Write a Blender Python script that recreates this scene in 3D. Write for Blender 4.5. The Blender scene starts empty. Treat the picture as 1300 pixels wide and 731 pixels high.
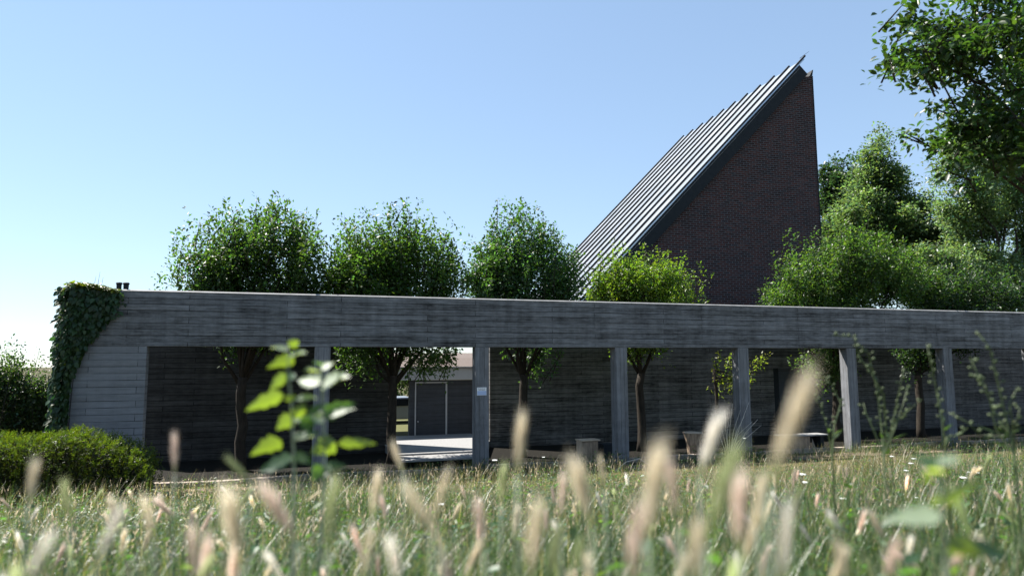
import bpy, bmesh, math, random
import numpy as np
from mathutils import Vector, Matrix

SC = bpy.context.scene
COL = SC.collection
rad = math.radians

# ------------------------------------------------------------------ camera, sky, sun, exposure
CAM = np.array([-4.622, -17.270, 2.579])
YAW, PITCH, ROLL, FPX = 0.314939, 0.109227, -0.0047386, 872.0   # focal length in pixels of a 1300 px wide frame


def cam_axes():
    cy, sy = math.cos(YAW), math.sin(YAW)
    F = np.array([sy * math.cos(PITCH), cy * math.cos(PITCH), math.sin(PITCH)])
    Rt = np.array([cy, -sy, 0.0])
    U = np.cross(Rt, F)
    c, s = math.cos(ROLL), math.sin(ROLL)
    return c * Rt + s * U, -s * Rt + c * U, F


CR, CU, CF = cam_axes()
cam_d = bpy.data.cameras.new("camera")
cam_o = bpy.data.objects.new("camera", cam_d)
COL.objects.link(cam_o)
M3 = Matrix([[CR[i], CU[i], -CF[i]] for i in range(3)])
cam_o.matrix_world = Matrix.Translation(Vector(CAM)) @ M3.to_4x4()
cam_d.sensor_width = 36.0
cam_d.lens = FPX / 1300.0 * 36.0
cam_d.clip_start = 0.05
cam_d.clip_end = 3000.0
cam_d.dof.use_dof = True
cam_d.dof.focus_distance = 19.0
cam_d.dof.aperture_fstop = 1.9
SC.camera = cam_o

SUN_EL, SUN_AZ = 53.8, -45.0          # azimuth clockwise from +Y, so the sun stands behind the building to the left
SUN_DIR = np.array([math.sin(rad(SUN_AZ)) * math.cos(rad(SUN_EL)), math.cos(rad(SUN_AZ)) * math.cos(rad(SUN_EL)), math.sin(rad(SUN_EL))])
W = bpy.data.worlds.new("World")
SC.world = W
W.use_nodes = True
wn, wl = W.node_tree.nodes, W.node_tree.links
bg = wn["Background"]
sky = wn.new("ShaderNodeTexSky")
sky.sky_type = 'NISHITA'
sky.sun_disc = False
sky.sun_elevation = rad(SUN_EL)
sky.sun_rotation = rad(SUN_AZ)
sky.air_density = 1.0
sky.dust_density = 0.0
sky.ozone_density = 2.0
hsv = wn.new("ShaderNodeMix")
hsv.data_type = 'RGBA'
hsv.blend_type = 'MULTIPLY'
hsv.inputs[0].default_value = 1.0
hsv.inputs[7].default_value = (0.88, 0.99, 1.10, 1.0)      # the camera's cool white balance on the sky's own light
gam = wn.new("ShaderNodeGamma")
gam.inputs[1].default_value = 0.58
wl.new(sky.outputs[0], gam.inputs[0])
wl.new(gam.outputs[0], hsv.inputs[6])
wl.new(hsv.outputs[2], bg.inputs[0])
bg.inputs[1].default_value = 0.122
sun_d = bpy.data.lights.new("sun", 'SUN')
sun_d.energy = 5.0
sun_d.angle = rad(0.5)
sun_d.color = (1.0, 0.95, 0.88)
sun_o = bpy.data.objects.new("sun", sun_d)
COL.objects.link(sun_o)
sun_o.rotation_euler = Vector(SUN_DIR).to_track_quat('Z', 'Y').to_euler()
sun_o.location = (-20, 20, 40)
SC.view_settings.view_transform = 'Standard'
SC.view_settings.look = 'None'
SC.view_settings.gamma = 1.0
SC.view_settings.use_curve_mapping = False
SC.view_settings.exposure = 1.52


def ray(px, py):
    return CF * FPX + CR * (px - 650.0) + CU * (365.5 - py)


def at(px, py, Y):
    """World point seen at photo pixel (px, py) on the vertical plane y = Y."""
    d = ray(px, py)
    return CAM + d * ((Y - CAM[1]) / d[1])


def atd(px, py, dist):
    """World point at photo pixel (px, py), dist metres deep in front of the camera."""
    d = ray(px, py)
    return CAM + d * (dist / FPX)


def px_m(px, Y):
    """Metres per pixel near photo column px on the plane y = Y."""
    return float((at(px, 400, Y) - CAM) @ CF) / FPX


def gz(x, y):
    """Height of the ground: a meadow bank falling towards the building."""
    x = np.asarray(x, float)
    y = np.asarray(y, float)
    t = np.clip((-0.8 - y), 0, None)
    z = -0.2 + 0.1275 * t
    top = -0.2 + 0.1275 * 17.5
    z = np.where(t > 17.5, top + 0.25 * (1 - np.exp(-(t - 17.5) * 0.5)), z)
    b = 0.035 * np.sin(x * 0.9 + 1.3) * np.sin(y * 0.7) + 0.02 * np.sin(x * 2.3 + y * 1.7)
    return z + b * np.clip(t / 2.0, 0, 1)


# ------------------------------------------------------------------ object helpers
def tag(o, label=None, cat=None, group=None, kind=None):
    if label:
        o["label"] = label
    if cat:
        o["category"] = cat
    if group:
        o["group"] = group
    if kind:
        o["kind"] = kind
    return o


def empty(name, loc=(0, 0, 0), rz=0.0):
    o = bpy.data.objects.new(name, None)
    o.empty_display_size = 0.2
    COL.objects.link(o)
    o.location = loc
    o.rotation_euler = (0, 0, rz)
    return o


class MB:
    """Collects simple shapes and links them as ONE mesh object."""

    def __init__(self):
        self.v, self.f = [], []

    def add(self, vs, fs):
        n = len(self.v)
        self.v += [tuple(map(float, p)) for p in vs]
        self.f += [tuple(i + n for i in q) for q in fs]

    def box(self, x0, x1, y0, y1, z0, z1):
        self.add([(x0, y0, z0), (x1, y0, z0), (x1, y1, z0), (x0, y1, z0), (x0, y0, z1), (x1, y0, z1), (x1, y1, z1), (x0, y1, z1)],
                 [(0, 3, 2, 1), (4, 5, 6, 7), (0, 1, 5, 4), (1, 2, 6, 5), (2, 3, 7, 6), (3, 0, 4, 7)])

    def prism_xz(self, pts, y0, y1):
        """Polygon in the x-z plane (counter-clockwise seen from -y) pushed from y0 back to y1."""
        n = len(pts)
        vs = [(p[0], y0, p[1]) for p in pts] + [(p[0], y1, p[1]) for p in pts]
        fs = [tuple(range(n)), tuple(range(2 * n - 1, n - 1, -1))]
        for i in range(n):
            j = (i + 1) % n
            fs.append((i, i + n, j + n, j))
        self.add(vs, fs)

    def prism_xy(self, pts, z0, z1):
        n = len(pts)
        vs = [(p[0], p[1], z0) for p in pts] + [(p[0], p[1], z1) for p in pts]
        fs = [tuple(range(n - 1, -1, -1)), tuple(range(n, 2 * n))]
        for i in range(n):
            j = (i + 1) % n
            fs.append((i, j, j + n, i + n))
        self.add(vs, fs)

    def prism_yz(self, pts, x0, x1):
        n = len(pts)
        vs = [(x0, p[0], p[1]) for p in pts] + [(x1, p[0], p[1]) for p in pts]
        fs = [tuple(range(n - 1, -1, -1)), tuple(range(n, 2 * n))]
        for i in range(n):
            j = (i + 1) % n
            fs.append((i, j, j + n, i + n))
        self.add(vs, fs)

    def tube(self, pts, rads, n=8):
        pts = [np.asarray(p, float) for p in pts]
        k = len(pts)
        rings = []
        ref = np.array([0.31, 0.77, 0.55])
        for i in range(k):
            t = pts[min(i + 1, k - 1)] - pts[max(i - 1, 0)]
            t = t / (np.linalg.norm(t) + 1e-9)
            a = np.cross(t, ref)
            a /= np.linalg.norm(a) + 1e-9
            b = np.cross(t, a)
            for j in range(n):
                th = 2 * math.pi * j / n
                rings.append(pts[i] + (a * math.cos(th) + b * math.sin(th)) * rads[i])
        fs = []
        for i in range(k - 1):
            for j in range(n):
                j2 = (j + 1) % n
                fs.append((i * n + j, i * n + j2, (i + 1) * n + j2, (i + 1) * n + j))
        fs.append(tuple(range(n - 1, -1, -1)))
        fs.append(tuple((k - 1) * n + j for j in range(n)))
        self.add(rings, fs)

    def build(self, name, mat, parent=None, smooth=False, bevel=0.0):
        me = bpy.data.meshes.new(name)
        me.from_pydata(self.v, [], self.f)
        me.update()
        bm = bmesh.new()
        bm.from_mesh(me)
        bmesh.ops.recalc_face_normals(bm, faces=bm.faces)
        if bevel:
            bmesh.ops.bevel(bm, geom=list(bm.edges), offset=bevel, segments=2, affect='EDGES', profile=0.5)
        bm.to_mesh(me)
        bm.free()
        if smooth:
            me.polygons.foreach_set("use_smooth", [True] * len(me.polygons))
        me.materials.append(mat)
        o = bpy.data.objects.new(name, me)
        COL.objects.link(o)
        if parent:
            o.parent = parent
        return o


def np_mesh(name, verts, loops, starts, totals, mat, parent=None, tint=None):
    me = bpy.data.meshes.new(name)
    me.vertices.add(len(verts))
    me.vertices.foreach_set("co", np.ascontiguousarray(verts, np.float32).ravel())
    me.loops.add(len(loops))
    me.loops.foreach_set("vertex_index", np.ascontiguousarray(loops, np.int32))
    me.polygons.add(len(starts))
    me.polygons.foreach_set("loop_start", np.ascontiguousarray(starts, np.int32))
    me.polygons.foreach_set("loop_total", np.ascontiguousarray(totals, np.int32))
    if tint is not None:
        at_ = me.color_attributes.new("tint", 'FLOAT_COLOR', 'POINT')
        c4 = np.ones((len(verts), 4), np.float32)
        c4[:, :3] = tint
        at_.data.foreach_set("color", c4.ravel())
    me.update()
    me.validate()
    me.materials.append(mat)
    o = bpy.data.objects.new(name, me)
    COL.objects.link(o)
    if parent:
        o.parent = parent
    return o


# leaf templates: x along the leaf (0..1), y across (-.5...5), z up
LEAF_SIMPLE = (np.array([(0, 0, 0), (.42, -.5, .07), (1, 0, -.06), (.42, .5, .07)]), [(0, 1, 2), (0, 2, 3)])
LEAF_OVAL = (np.array([(0, 0, 0), (.22, -.40, .06), (.58, -.44, .05), (1, 0, -.10), (.58, .44, .05), (.22, .40, .06), (.45, 0, -.02)]),
             [(0, 1, 6), (1, 2, 6), (2, 3, 6), (3, 4, 6), (4, 5, 6), (5, 0, 6)])
LEAF_LOBED = (np.array([(0, 0, 0), (.10, -.30, .03), (.26, -.50, .06), (.36, -.36, .03), (.52, -.44, .05), (.64, -.27, .02), (.80, -.20, 0), (1, 0, -.12),
                        (.80, .20, 0), (.64, .27, .02), (.52, .44, .05), (.36, .36, .03), (.26, .50, .06), (.10, .30, .03), (.30, 0, -.03), (.64, 0, -.05)]),
              [(0, 1, 14), (1, 2, 14), (2, 3, 14), (3, 4, 15, 14), (4, 5, 15), (5, 6, 15), (6, 7, 15), (7, 8, 15), (8, 9, 15), (9, 10, 15), (10, 11, 14, 15),
               (11, 12, 14), (12, 13, 14), (13, 0, 14)])


def unit(a):
    return a / (np.linalg.norm(a, axis=-1, keepdims=True) + 1e-9)


def leaves(name, mat, parent, pos, axis, normal, length, width, tint, template=LEAF_SIMPLE):
    T, F = template
    N = len(pos)
    u = unit(np.asarray(axis, float))
    w = np.asarray(normal, float)
    w = unit(w - u * (w * u).sum(1, keepdims=True))
    v = np.cross(w, u)
    L = np.asarray(length, float).reshape(N, 1, 1)
    Wd = np.asarray(width, float).reshape(N, 1, 1)
    V = pos[:, None, :] + u[:, None, :] * T[None, :, 0:1] * L + v[:, None, :] * T[None, :, 1:2] * Wd + w[:, None, :] * T[None, :, 2:3] * (Wd / 0.55)
    m = len(T)
    lp, tot = [], []
    for q in F:
        lp += list(q)
        tot.append(len(q))
    lp = np.array(lp)
    loops = (np.arange(N)[:, None] * m + lp[None, :]).ravel()
    totals = np.tile(np.array(tot), N)
    starts = np.concatenate([[0], np.cumsum(totals)[:-1]])
    tn = np.repeat(np.asarray(tint, float), m, axis=0)
    return np_mesh(name, V.reshape(-1, 3), loops, starts, totals, mat, parent, tn)


def blade_arrays(base, dirn, height, width, bend, segs=3):
    """Curved tapering grass blades -> verts (N, 2*segs+1, 3)."""
    N = len(base)
    side = np.stack([-dirn[:, 1], dirn[:, 0], np.zeros(N)], 1)
    rows = []
    for i in range(segs):
        t = i / segs
        c = base + dirn * (bend * t * t)[:, None]
        c[:, 2] += height * (t - 0.25 * t * t * np.clip(bend / height, 0, 1.4))
        wv = side * (width * (1 - t ** 1.6) * 0.5)[:, None]
        rows += [c - wv, c + wv]
    c = base + dirn * bend[:, None]
    c[:, 2] += height * (1 - 0.25 * np.clip(bend / height, 0, 1.4))
    rows.append(c)
    return np.stack(rows, 1)


def blades(name, mat, parent, base, dirn, height, width, bend, tint, segs=3):
    V = blade_arrays(base, dirn, height, width, bend, segs)
    N, m = V.shape[:2]
    lp, tot = [], []
    for i in range(segs - 1):
        lp += [2 * i, 2 * i + 1, 2 * i + 3, 2 * i + 2]
        tot.append(4)
    lp += [2 * segs - 2, 2 * segs - 1, 2 * segs]
    tot.append(3)
    lp = np.array(lp)
    loops = (np.arange(N)[:, None] * m + lp[None, :]).ravel()
    totals = np.tile(np.array(tot), N)
    starts = np.concatenate([[0], np.cumsum(totals)[:-1]])
    return np_mesh(name, V.reshape(-1, 3), loops, starts, totals, mat, parent, np.repeat(tint, m, axis=0))


# ------------------------------------------------------------------ materials
class NT:
    def __init__(self, name):
        self.m = bpy.data.materials.new(name)
        self.m.use_nodes = True
        self.n = self.m.node_tree.nodes
        self.l = self.m.node_tree.links
        self.b = self.n["Principled BSDF"]
        self.out = self.n["Material Output"]

    def node(self, t, **kw):
        nd = self.n.new(t)
        for k, v in kw.items():
            if k == 'inp':
                for a, b in v.items():
                    self.put(nd, a, b)
            else:
                setattr(nd, k, v)
        return nd

    def put(self, nd, a, b):
        if isinstance(b, bpy.types.NodeSocket):
            self.l.new(b, nd.inputs[a])
        else:
            nd.inputs[a].default_value = b

    def math(self, op, a, b=0.0, clamp=False):
        nd = self.node('ShaderNodeMath', operation=op, use_clamp=clamp)
        self.put(nd, 0, a)
        self.put(nd, 1, b)
        return nd.outputs[0]

    def mix(self, f, a, b, blend='MIX'):
        nd = self.node('ShaderNodeMix', data_type='RGBA', blend_type=blend)
        self.put(nd, 0, f)
        self.put(nd, 6, a)
        self.put(nd, 7, b)
        return nd.outputs[2]

    def ramp(self, f, stops):
        nd = self.node('ShaderNodeValToRGB')
        el = nd.color_ramp.elements
        while len(el) < len(stops):
            el.new(0.5)
        for e, (p, c) in zip(el, stops):
            e.position = p
            e.color = c if len(c) == 4 else (*c, 1)
        self.put(nd, 0, f)
        return nd.outputs[0]

    def obj(self):
        return self.node('ShaderNodeTexCoord').outputs['Object']

    def sep(self, v):
        nd = self.node('ShaderNodeSeparateXYZ')
        self.put(nd, 0, v)
        return nd.outputs

    def comb(self, x, y, z=0.0):
        nd = self.node('ShaderNodeCombineXYZ')
        self.put(nd, 0, x)
        self.put(nd, 1, y)
        self.put(nd, 2, z)
        return nd.outputs[0]

    def noise(self, vec, scale, detail=4, rough=0.55):
        nd = self.node('ShaderNodeTexNoise', inp={'Scale': scale, 'Detail': detail, 'Roughness': rough})
        self.put(nd, 'Vector', vec)
        return nd.outputs[0]

    def bump(self, h, strength=0.5, dist=0.02):
        nd = self.node('ShaderNodeBump', inp={'Strength': strength, 'Distance': dist})
        self.put(nd, 'Height', h)
        self.l.new(nd.outputs[0], self.b.inputs['Normal'])

    def done(self, col=None, rough=None, metal=None, spec=None):
        if col is not None:
            self.put(self.b, 'Base Color', col if isinstance(col, bpy.types.NodeSocket) else (*col, 1))
        if rough is not None:
            self.put(self.b, 'Roughness', rough)
        if metal is not None:
            self.put(self.b, 'Metallic', metal)
        if spec is not None:
            self.put(self.b, 'Specular IOR Level', spec)
        return self.m


def board_concrete(name, base, row=0.148, length=3.1, vertical=False, joint=0.55, contrast=0.35, mortar=0.006):
    t = NT(name)
    x, y, z = t.sep(t.obj())
    if vertical:
        along, across = z, t.math('ADD', x, t.math('MULTIPLY', y, 1.07))
    else:
        along, across = t.math('ADD', x, t.math('MULTIPLY', y, 1.0)), z
    wob = t.noise(t.comb(t.math('MULTIPLY', along, 0.5), t.math('MULTIPLY', across, 2.0)), 1.0, 2)
    across_w = t.math('ADD', across, t.math('MULTIPLY', t.math('SUBTRACT', wob, 0.5), 0.012))
    v = t.comb(along, across_w)
    br = t.node('ShaderNodeTexBrick', offset=0.37, offset_frequency=2,
                inp={'Color1': (0, 0, 0, 1), 'Color2': (1, 1, 1, 1), 'Mortar': (0.5, 0.5, 0.5, 1), 'Scale': 1.0, 'Mortar Size': mortar,
                     'Mortar Smooth': 0.35, 'Bias': 0.0, 'Brick Width': length, 'Row Height': row})
    t.put(br, 'Vector', v)
    tonev, jfac = br.outputs[0], br.outputs[1]
    streak = t.noise(t.comb(t.math('MULTIPLY', along, 0.8), t.math('MULTIPLY', across, 17.0), t.math('MULTIPLY', y, 3.0)), 1.0, 5, 0.6)
    patch = t.noise(t.comb(t.math('MULTIPLY', along, 0.45), t.math('MULTIPLY', across, 2.2), y), 1.3, 6, 0.62)
    speck = t.noise(t.comb(t.math('MULTIPLY', along, 4.5), t.math('MULTIPLY', across, 15.0), t.math('MULTIPLY', y, 4.0)), 1.0, 5, 0.7)
    jv = t.noise(t.comb(t.math('MULTIPLY', along, 0.8), t.math('MULTIPLY', across, 7.0)), 1.0, 3)
    jvar = t.ramp(jv, [(0.36, (0, 0, 0)), (0.6, (1, 1, 1))])
    f = t.math('MULTIPLY', t.math('SUBTRACT', tonev, 0.5), 0.32)
    f = t.math('ADD', f, t.math('MULTIPLY', t.math('SUBTRACT', streak, 0.5), 1.3))
    f = t.math('ADD', f, t.math('MULTIPLY', t.math('SUBTRACT', patch, 0.5), 1.5))
    f = t.math('ADD', f, t.math('MULTIPLY', t.math('SUBTRACT', speck, 0.5), 1.3))
    drip = t.noise(t.comb(t.math('MULTIPLY', along, 3.2), t.math('MULTIPLY', across, 0.35), t.math('MULTIPLY', y, 2.0)), 1.0, 5, 0.65)
    f = t.math('ADD', f, t.math('MULTIPLY', t.math('SUBTRACT', drip, 0.5), 0.9))
    f = t.math('ADD', t.math('MULTIPLY', f, contrast * 1.6), 1.0)
    jm = t.math('SUBTRACT', 1.0, t.math('MULTIPLY', t.math('MULTIPLY', jfac, joint), t.math('ADD', t.math('MULTIPLY', jvar, 0.85), 0.15)))
    f = t.math('MULTIPLY', t.math('MAXIMUM', f, 0.18), jm)
    hue = t.mix(patch, (base[0] * 1.05, base[1] * 0.99, base[2] * 0.92, 1), (base[0] * 0.96, base[1], base[2] * 1.05, 1))
    col = t.mix(1.0, hue, t.comb(f, f, f), 'MULTIPLY')
    h = t.math('SUBTRACT', t.math('ADD', t.math('MULTIPLY', streak, 0.35), t.math('MULTIPLY', tonev, 0.4)), t.math('MULTIPLY', jfac, 0.8))
    t.bump(h, 0.7, 0.012)
    return t.done(col, 0.85, spec=0.3)


def noisy(name, c1, c2, scale=8.0, rough=0.8, metal=0.0, bump=0.0, bd=0.01, spec=0.4, stretch=(1, 1, 1)):
    t = NT(name)
    mp = t.node('ShaderNodeMapping')
    t.l.new(t.obj(), mp.inputs[0])
    mp.inputs['Scale'].default_value = stretch
    n = t.noise(mp.outputs[0], scale, 6, 0.6)
    col = t.mix(t.ramp(n, [(0.3, (0, 0, 0)), (0.7, (1, 1, 1))]), (*c1, 1), (*c2, 1))
    if bump:
        t.bump(n, bump, bd)
    return t.done(col, rough, metal, spec)


def leaf_mat(name, rough=0.44, spec=0.45, trans=0.5, tr_gain=(1.75, 2.05, 0.6), under=None):
    t = NT(name)
    a = t.node('ShaderNodeAttribute', attribute_name="tint")
    n = t.noise(t.obj(), 23.0, 2)
    col = t.mix(1.0, a.outputs[0], t.ramp(n, [(0.25, (0.8, 0.8, 0.8)), (0.75, (1.2, 1.2, 1.2))]), 'MULTIPLY')
    top = col
    if under:
        geo = t.node('ShaderNodeNewGeometry')
        col = t.mix(geo.outputs['Backfacing'], col, (*under, 1))
    t.done(col, rough, spec=spec)
    tr = t.node('ShaderNodeBsdfTranslucent')
    t.l.new(t.mix(1.0, top, (*tr_gain, 1), 'MULTIPLY'), tr.inputs[0])
    mx = t.node('ShaderNodeMixShader')
    mx.inputs[0].default_value = trans
    t.l.new(t.b.outputs[0], mx.inputs[1])
    t.l.new(tr.outputs[0], mx.inputs[2])
    t.l.new(mx.outputs[0], t.out.inputs[0])
    return t.m


def brick_mat():
    t = NT("red_brown_brick")
    x, y, z = t.sep(t.obj())
    v = t.comb(t.math('ADD', x, y), z)
    br = t.node('ShaderNodeTexBrick', offset=0.5, offset_frequency=2,
                inp={'Color1': (0, 0, 0, 1), 'Color2': (1, 1, 1, 1), 'Mortar': (0.5, 0.5, 0.5, 1), 'Scale': 1.0, 'Mortar Size': 0.014,
                     'Mortar Smooth': 0.2, 'Brick Width': 0.32, 'Row Height': 0.1})
    t.put(br, 'Vector', v)
    big = t.noise(v, 0.6, 6, 0.7)
    fine = t.noise(v, 9.0, 3)
    k = t.math('ADD', t.math('MULTIPLY', br.outputs[0], 0.75), t.math('MULTIPLY', fine, 0.35))
    bc = t.ramp(k, [(0.1, (0.026, 0.016, 0.017)), (0.35, (0.060, 0.024, 0.022)), (0.6, (0.098, 0.036, 0.030)), (0.8, (0.036, 0.030, 0.036)), (1.0, (0.15, 0.066, 0.052))])
    bc = t.mix(1.0, bc, t.ramp(big, [(0.3, (0.40, 0.40, 0.43)), (0.7, (0.86, 0.78, 0.74))]), 'MULTIPLY')
    col = t.mix(br.outputs[1], bc, (0.092, 0.094, 0.102, 1))
    t.bump(t.math('SUBTRACT', t.math('MULTIPLY', fine, 0.3), br.outputs[1]), 0.5, 0.01)
    return t.done(col, 0.85, spec=0.25)


def ground_mat():
    t = NT("meadow_soil")
    x, y, z = t.sep(t.obj())
    n1 = t.noise(t.obj(), 0.8, 6, 0.6)
    n2 = t.noise(t.obj(), 14.0, 5, 0.7)
    c = t.mix(t.ramp(n1, [(0.35, (0, 0, 0)), (0.65, (1, 1, 1))]), (0.05, 0.055, 0.022, 1), (0.11, 0.09, 0.055, 1))
    c = t.mix(t.ramp(n2, [(0.4, (0, 0, 0)), (0.7, (0.6, 0.6, 0.6))]), c, (0.03, 0.028, 0.016, 1))
    t.bump(n2, 0.8, 0.03)
    return t.done(c, 0.95, spec=0.1)


MAT = {
    'beam': board_concrete("beam_concrete", (0.122, 0.125, 0.132), 0.141, 3.4, joint=0.95, contrast=0.85, mortar=0.008),
    'pier': board_concrete("pier_concrete", (0.160, 0.166, 0.178), 0.150, 2.6, joint=0.95, contrast=0.30),
    'column': board_concrete("column_concrete", (0.150, 0.155, 0.166), 0.122, 6.0, vertical=True, joint=0.8, contrast=0.42),
    'wall': board_concrete("courtyard_concrete", (0.090, 0.087, 0.083), 0.155, 2.2, joint=1.0, contrast=0.95, mortar=0.011),
    'wall_shaded': board_concrete("weathered_shaded_concrete", (0.040, 0.038, 0.037), 0.155, 2.2, joint=1.0, contrast=0.8, mortar=0.011),  # weathered boards, also darkened to carry the deeper shade on the left wall
    'farwall': board_concrete("pavilion_concrete", (0.058, 0.064, 0.076), 0.14, 2.8, joint=0.6, contrast=0.25),
    'coping': noisy("pale_coping", (0.17, 0.17, 0.168), (0.28, 0.277, 0.272), 6, 0.7),
    'brick': brick_mat(),
    'dark_metal': noisy("dark_metal", (0.010, 0.014, 0.018), (0.018, 0.022, 0.026), 5, 0.7, 0.0, spec=0.2),
    'roof_metal': noisy("grey_roof_metal", (0.36, 0.40, 0.44), (0.54, 0.57, 0.61), 0.8, 0.32, 0.95, stretch=(1, 1, 1)),
    'paving': noisy("pale_paving", (0.15, 0.15, 0.15), (0.29, 0.287, 0.28), 34, 0.85, bump=0.3),
    'fascia': noisy("pale_fascia", (0.42, 0.43, 0.45), (0.48, 0.49, 0.51), 3, 0.7),
    'rooftop': noisy("roof_gravel", (0.08, 0.06, 0.05), (0.13, 0.10, 0.085), 30, 0.9, bump=0.4),
    'soil': ground_mat(),
    'shade_dark': noisy("painted_shade_dark", (0.006, 0.006, 0.005), (0.016, 0.014, 0.011), 18, 0.95, bump=0.8, bd=0.03, spec=0.1),  # near-black colour standing in for shade on the court floor and step
    'lawn': noisy("dry_lawn", (0.06, 0.075, 0.025), (0.13, 0.12, 0.06), 20, 0.95, bump=0.8, bd=0.03, spec=0.1),
    'sand': noisy("sandy_path", (0.15, 0.115, 0.08), (0.25, 0.20, 0.15), 7, 0.95, bump=0.5, bd=0.02, spec=0.1),
    'bark': noisy("dark_bark", (0.016, 0.013, 0.010), (0.042, 0.034, 0.026), 16, 0.9, bump=0.8, bd=0.02, spec=0.2, stretch=(1, 1, 0.25)),
    'wood_cut_or_sunlit': noisy("weathered_cut_or_sunlit_wood", (0.36, 0.27, 0.19), (0.52, 0.42, 0.32), 7, 0.8, bump=0.3, stretch=(1, 1, 0.3)),
    'wood_old': noisy("old_log", (0.16, 0.115, 0.08), (0.40, 0.30, 0.21), 12, 0.85, bump=0.8, bd=0.02, stretch=(1.6, 1.6, 0.3)),
    'kerb': noisy("kerb_stone", (0.20, 0.165, 0.13), (0.36, 0.30, 0.25), 5, 0.9, bump=0.5),
    'leaf': leaf_mat("broad_leaf"),
    'leaf_far': leaf_mat("far_leaf", 0.40, 0.5, 0.45, (1.9, 2.1, 0.9)),
    'leaf_ivy': leaf_mat("creeper_leaf", 0.45, 0.4, 0.35),
    'leaf_near': leaf_mat("overhang_leaf", 0.40, 0.5, 0.45, (1.7, 2.0, 0.5)),
    'leaf_yew': leaf_mat("hedge_leaf", 0.5, 0.4, 0.4, (2.0, 2.1, 0.5)),
    'leaf_poplar': leaf_mat("poplar_leaf", 0.48, 0.5, 0.42, (4.2, 4.0, 0.7), under=(0.20, 0.25, 0.12)),
    'grass': leaf_mat("grass_blade", 0.38, 0.5, 0.42, (1.5, 1.6, 0.75)),
    'straw': leaf_mat("barley_straw", 0.6, 0.3, 0.72, (1.08, 1.07, 1.02)),
    'white_metal': noisy("white_metal_plate", (0.78, 0.78, 0.78), (0.82, 0.82, 0.82), 4, 0.5),
    'blue_plate': noisy("pale_blue_print", (0.36, 0.45, 0.66), (0.40, 0.49, 0.70), 4, 0.5),
    'ink': noisy("grey_print", (0.16, 0.17, 0.22), (0.2, 0.21, 0.26), 4, 0.6),
    'twig': noisy("pale_dry_twig", (0.40, 0.35, 0.29), (0.58, 0.52, 0.44), 20, 0.8),
    'petal': noisy("white_petal", (0.72, 0.72, 0.68), (0.82, 0.82, 0.78), 20, 0.7),
    'car_paint': noisy("grey_car_paint", (0.22, 0.24, 0.27), (0.24, 0.26, 0.29), 2, 0.3, 0.3),
    'glass_dark': noisy("dark_car_glass", (0.01, 0.012, 0.016), (0.014, 0.016, 0.02), 2, 0.08),
    'rubber': noisy("black_rubber", (0.012, 0.012, 0.012), (0.02, 0.02, 0.02), 12, 0.8),
    'lamp_red': noisy("red_tail_glass", (0.35, 0.02, 0.02), (0.4, 0.03, 0.02), 4, 0.2),
    'steel': noisy("brushed_steel", (0.5, 0.5, 0.5), (0.6, 0.6, 0.6), 5, 0.35, 1.0),
}

MAT['stem'] = noisy("pale_green_stem", (0.20, 0.24, 0.16), (0.30, 0.33, 0.24), 20, 0.6)

# ------------------------------------------------------------------ ground
xs = np.unique(np.concatenate([[-900, -400, -150, -80, -50], np.arange(-36, 60, 0.8), [80, 120, 200, 400, 900]]))
ys = np.unique(np.concatenate([[-600, -200, -80, -45], np.arange(-32, 2, 0.5), [2, 4, 8, 14, 24, 40, 70, 130, 300, 1200]]))
gx, gy = np.meshgrid(xs, ys)
gv = np.stack([gx, gy, gz(gx, gy)], -1).reshape(-1, 3)
nx, ny = len(xs), len(ys)
ii = (np.arange(ny - 1)[:, None] * nx + np.arange(nx - 1)[None, :]).ravel()
loops = np.stack([ii, ii + 1, ii + nx + 1, ii + nx], 1).ravel()
g = np_mesh("ground", gv, loops, np.arange(len(ii)) * 4, np.full(len(ii), 4), MAT['soil'])
tag(g, kind='structure')
g.data.polygons.foreach_set("use_smooth", [True] * len(g.data.polygons))

# sandy path running along the foot of the colonnade
rng = np.random.default_rng(3)
px_ = np.arange(-14, 32, 0.25)
f0 = -0.75 + 0.18 * np.sin(px_ * 0.8) + 0.10 * np.sin(px_ * 2.3 + 1) + 0.05 * rng.standard_normal(len(px_))
b0 = -0.04 + 0.0 * px_
pv = []
for k in range(5):
    yy = f0 + (b0 - f0) * k / 4
    pv.append(np.stack([px_, yy, gz(px_, yy) + 0.012 + 0.05 * np.sin(math.pi * k / 4) * (0.6 + 0.4 * np.sin(px_ * 1.7))], 1))
pv = np.concatenate(pv)
n = len(px_)
ii = (np.arange(4)[:, None] * n + np.arange(n - 1)[None, :]).ravel()
loops = np.stack([ii, ii + 1, ii + n + 1, ii + n], 1).ravel()
p = np_mesh("path", pv, loops, np.arange(len(ii)) * 4, np.full(len(ii), 4), MAT['sand'])
tag(p, kind='structure')
p.data.polygons.foreach_set("use_smooth", [True] * len(p.data.polygons))

# courtyard: pale paved terrace with one step, in the gap of the rear wall
m = MB()
m.prism_xy([(-1.62, 2.52), (0.98, 2.52), (1.83, 5.0), (1.83, 7.48), (-1.62, 7.48)], 0.014, 0.05)
m.prism_xy([(-1.6, 2.60), (0.99, 2.60), (1.82, 5.0), (1.82, 7.46), (-1.6, 7.46)], -0.3, 0.012)
tag(m.build("courtyard_paving", MAT['paving'], bevel=0.006), kind='structure')
m = MB()
m.prism_xy([(-1.62, 1.55), (0.70, 1.55), (0.97, 2.585), (-1.62, 2.585)], -0.05, 0.0)
tag(m.build("courtyard_step", MAT['paving'], bevel=0.006), kind='structure')
m = MB()
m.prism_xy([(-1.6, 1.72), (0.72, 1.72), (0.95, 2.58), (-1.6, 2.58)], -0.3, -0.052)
tag(m.build("courtyard_step_base", MAT['shade_dark']), kind='structure')  # dark colour paints in the shade beneath the overhanging step

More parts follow.
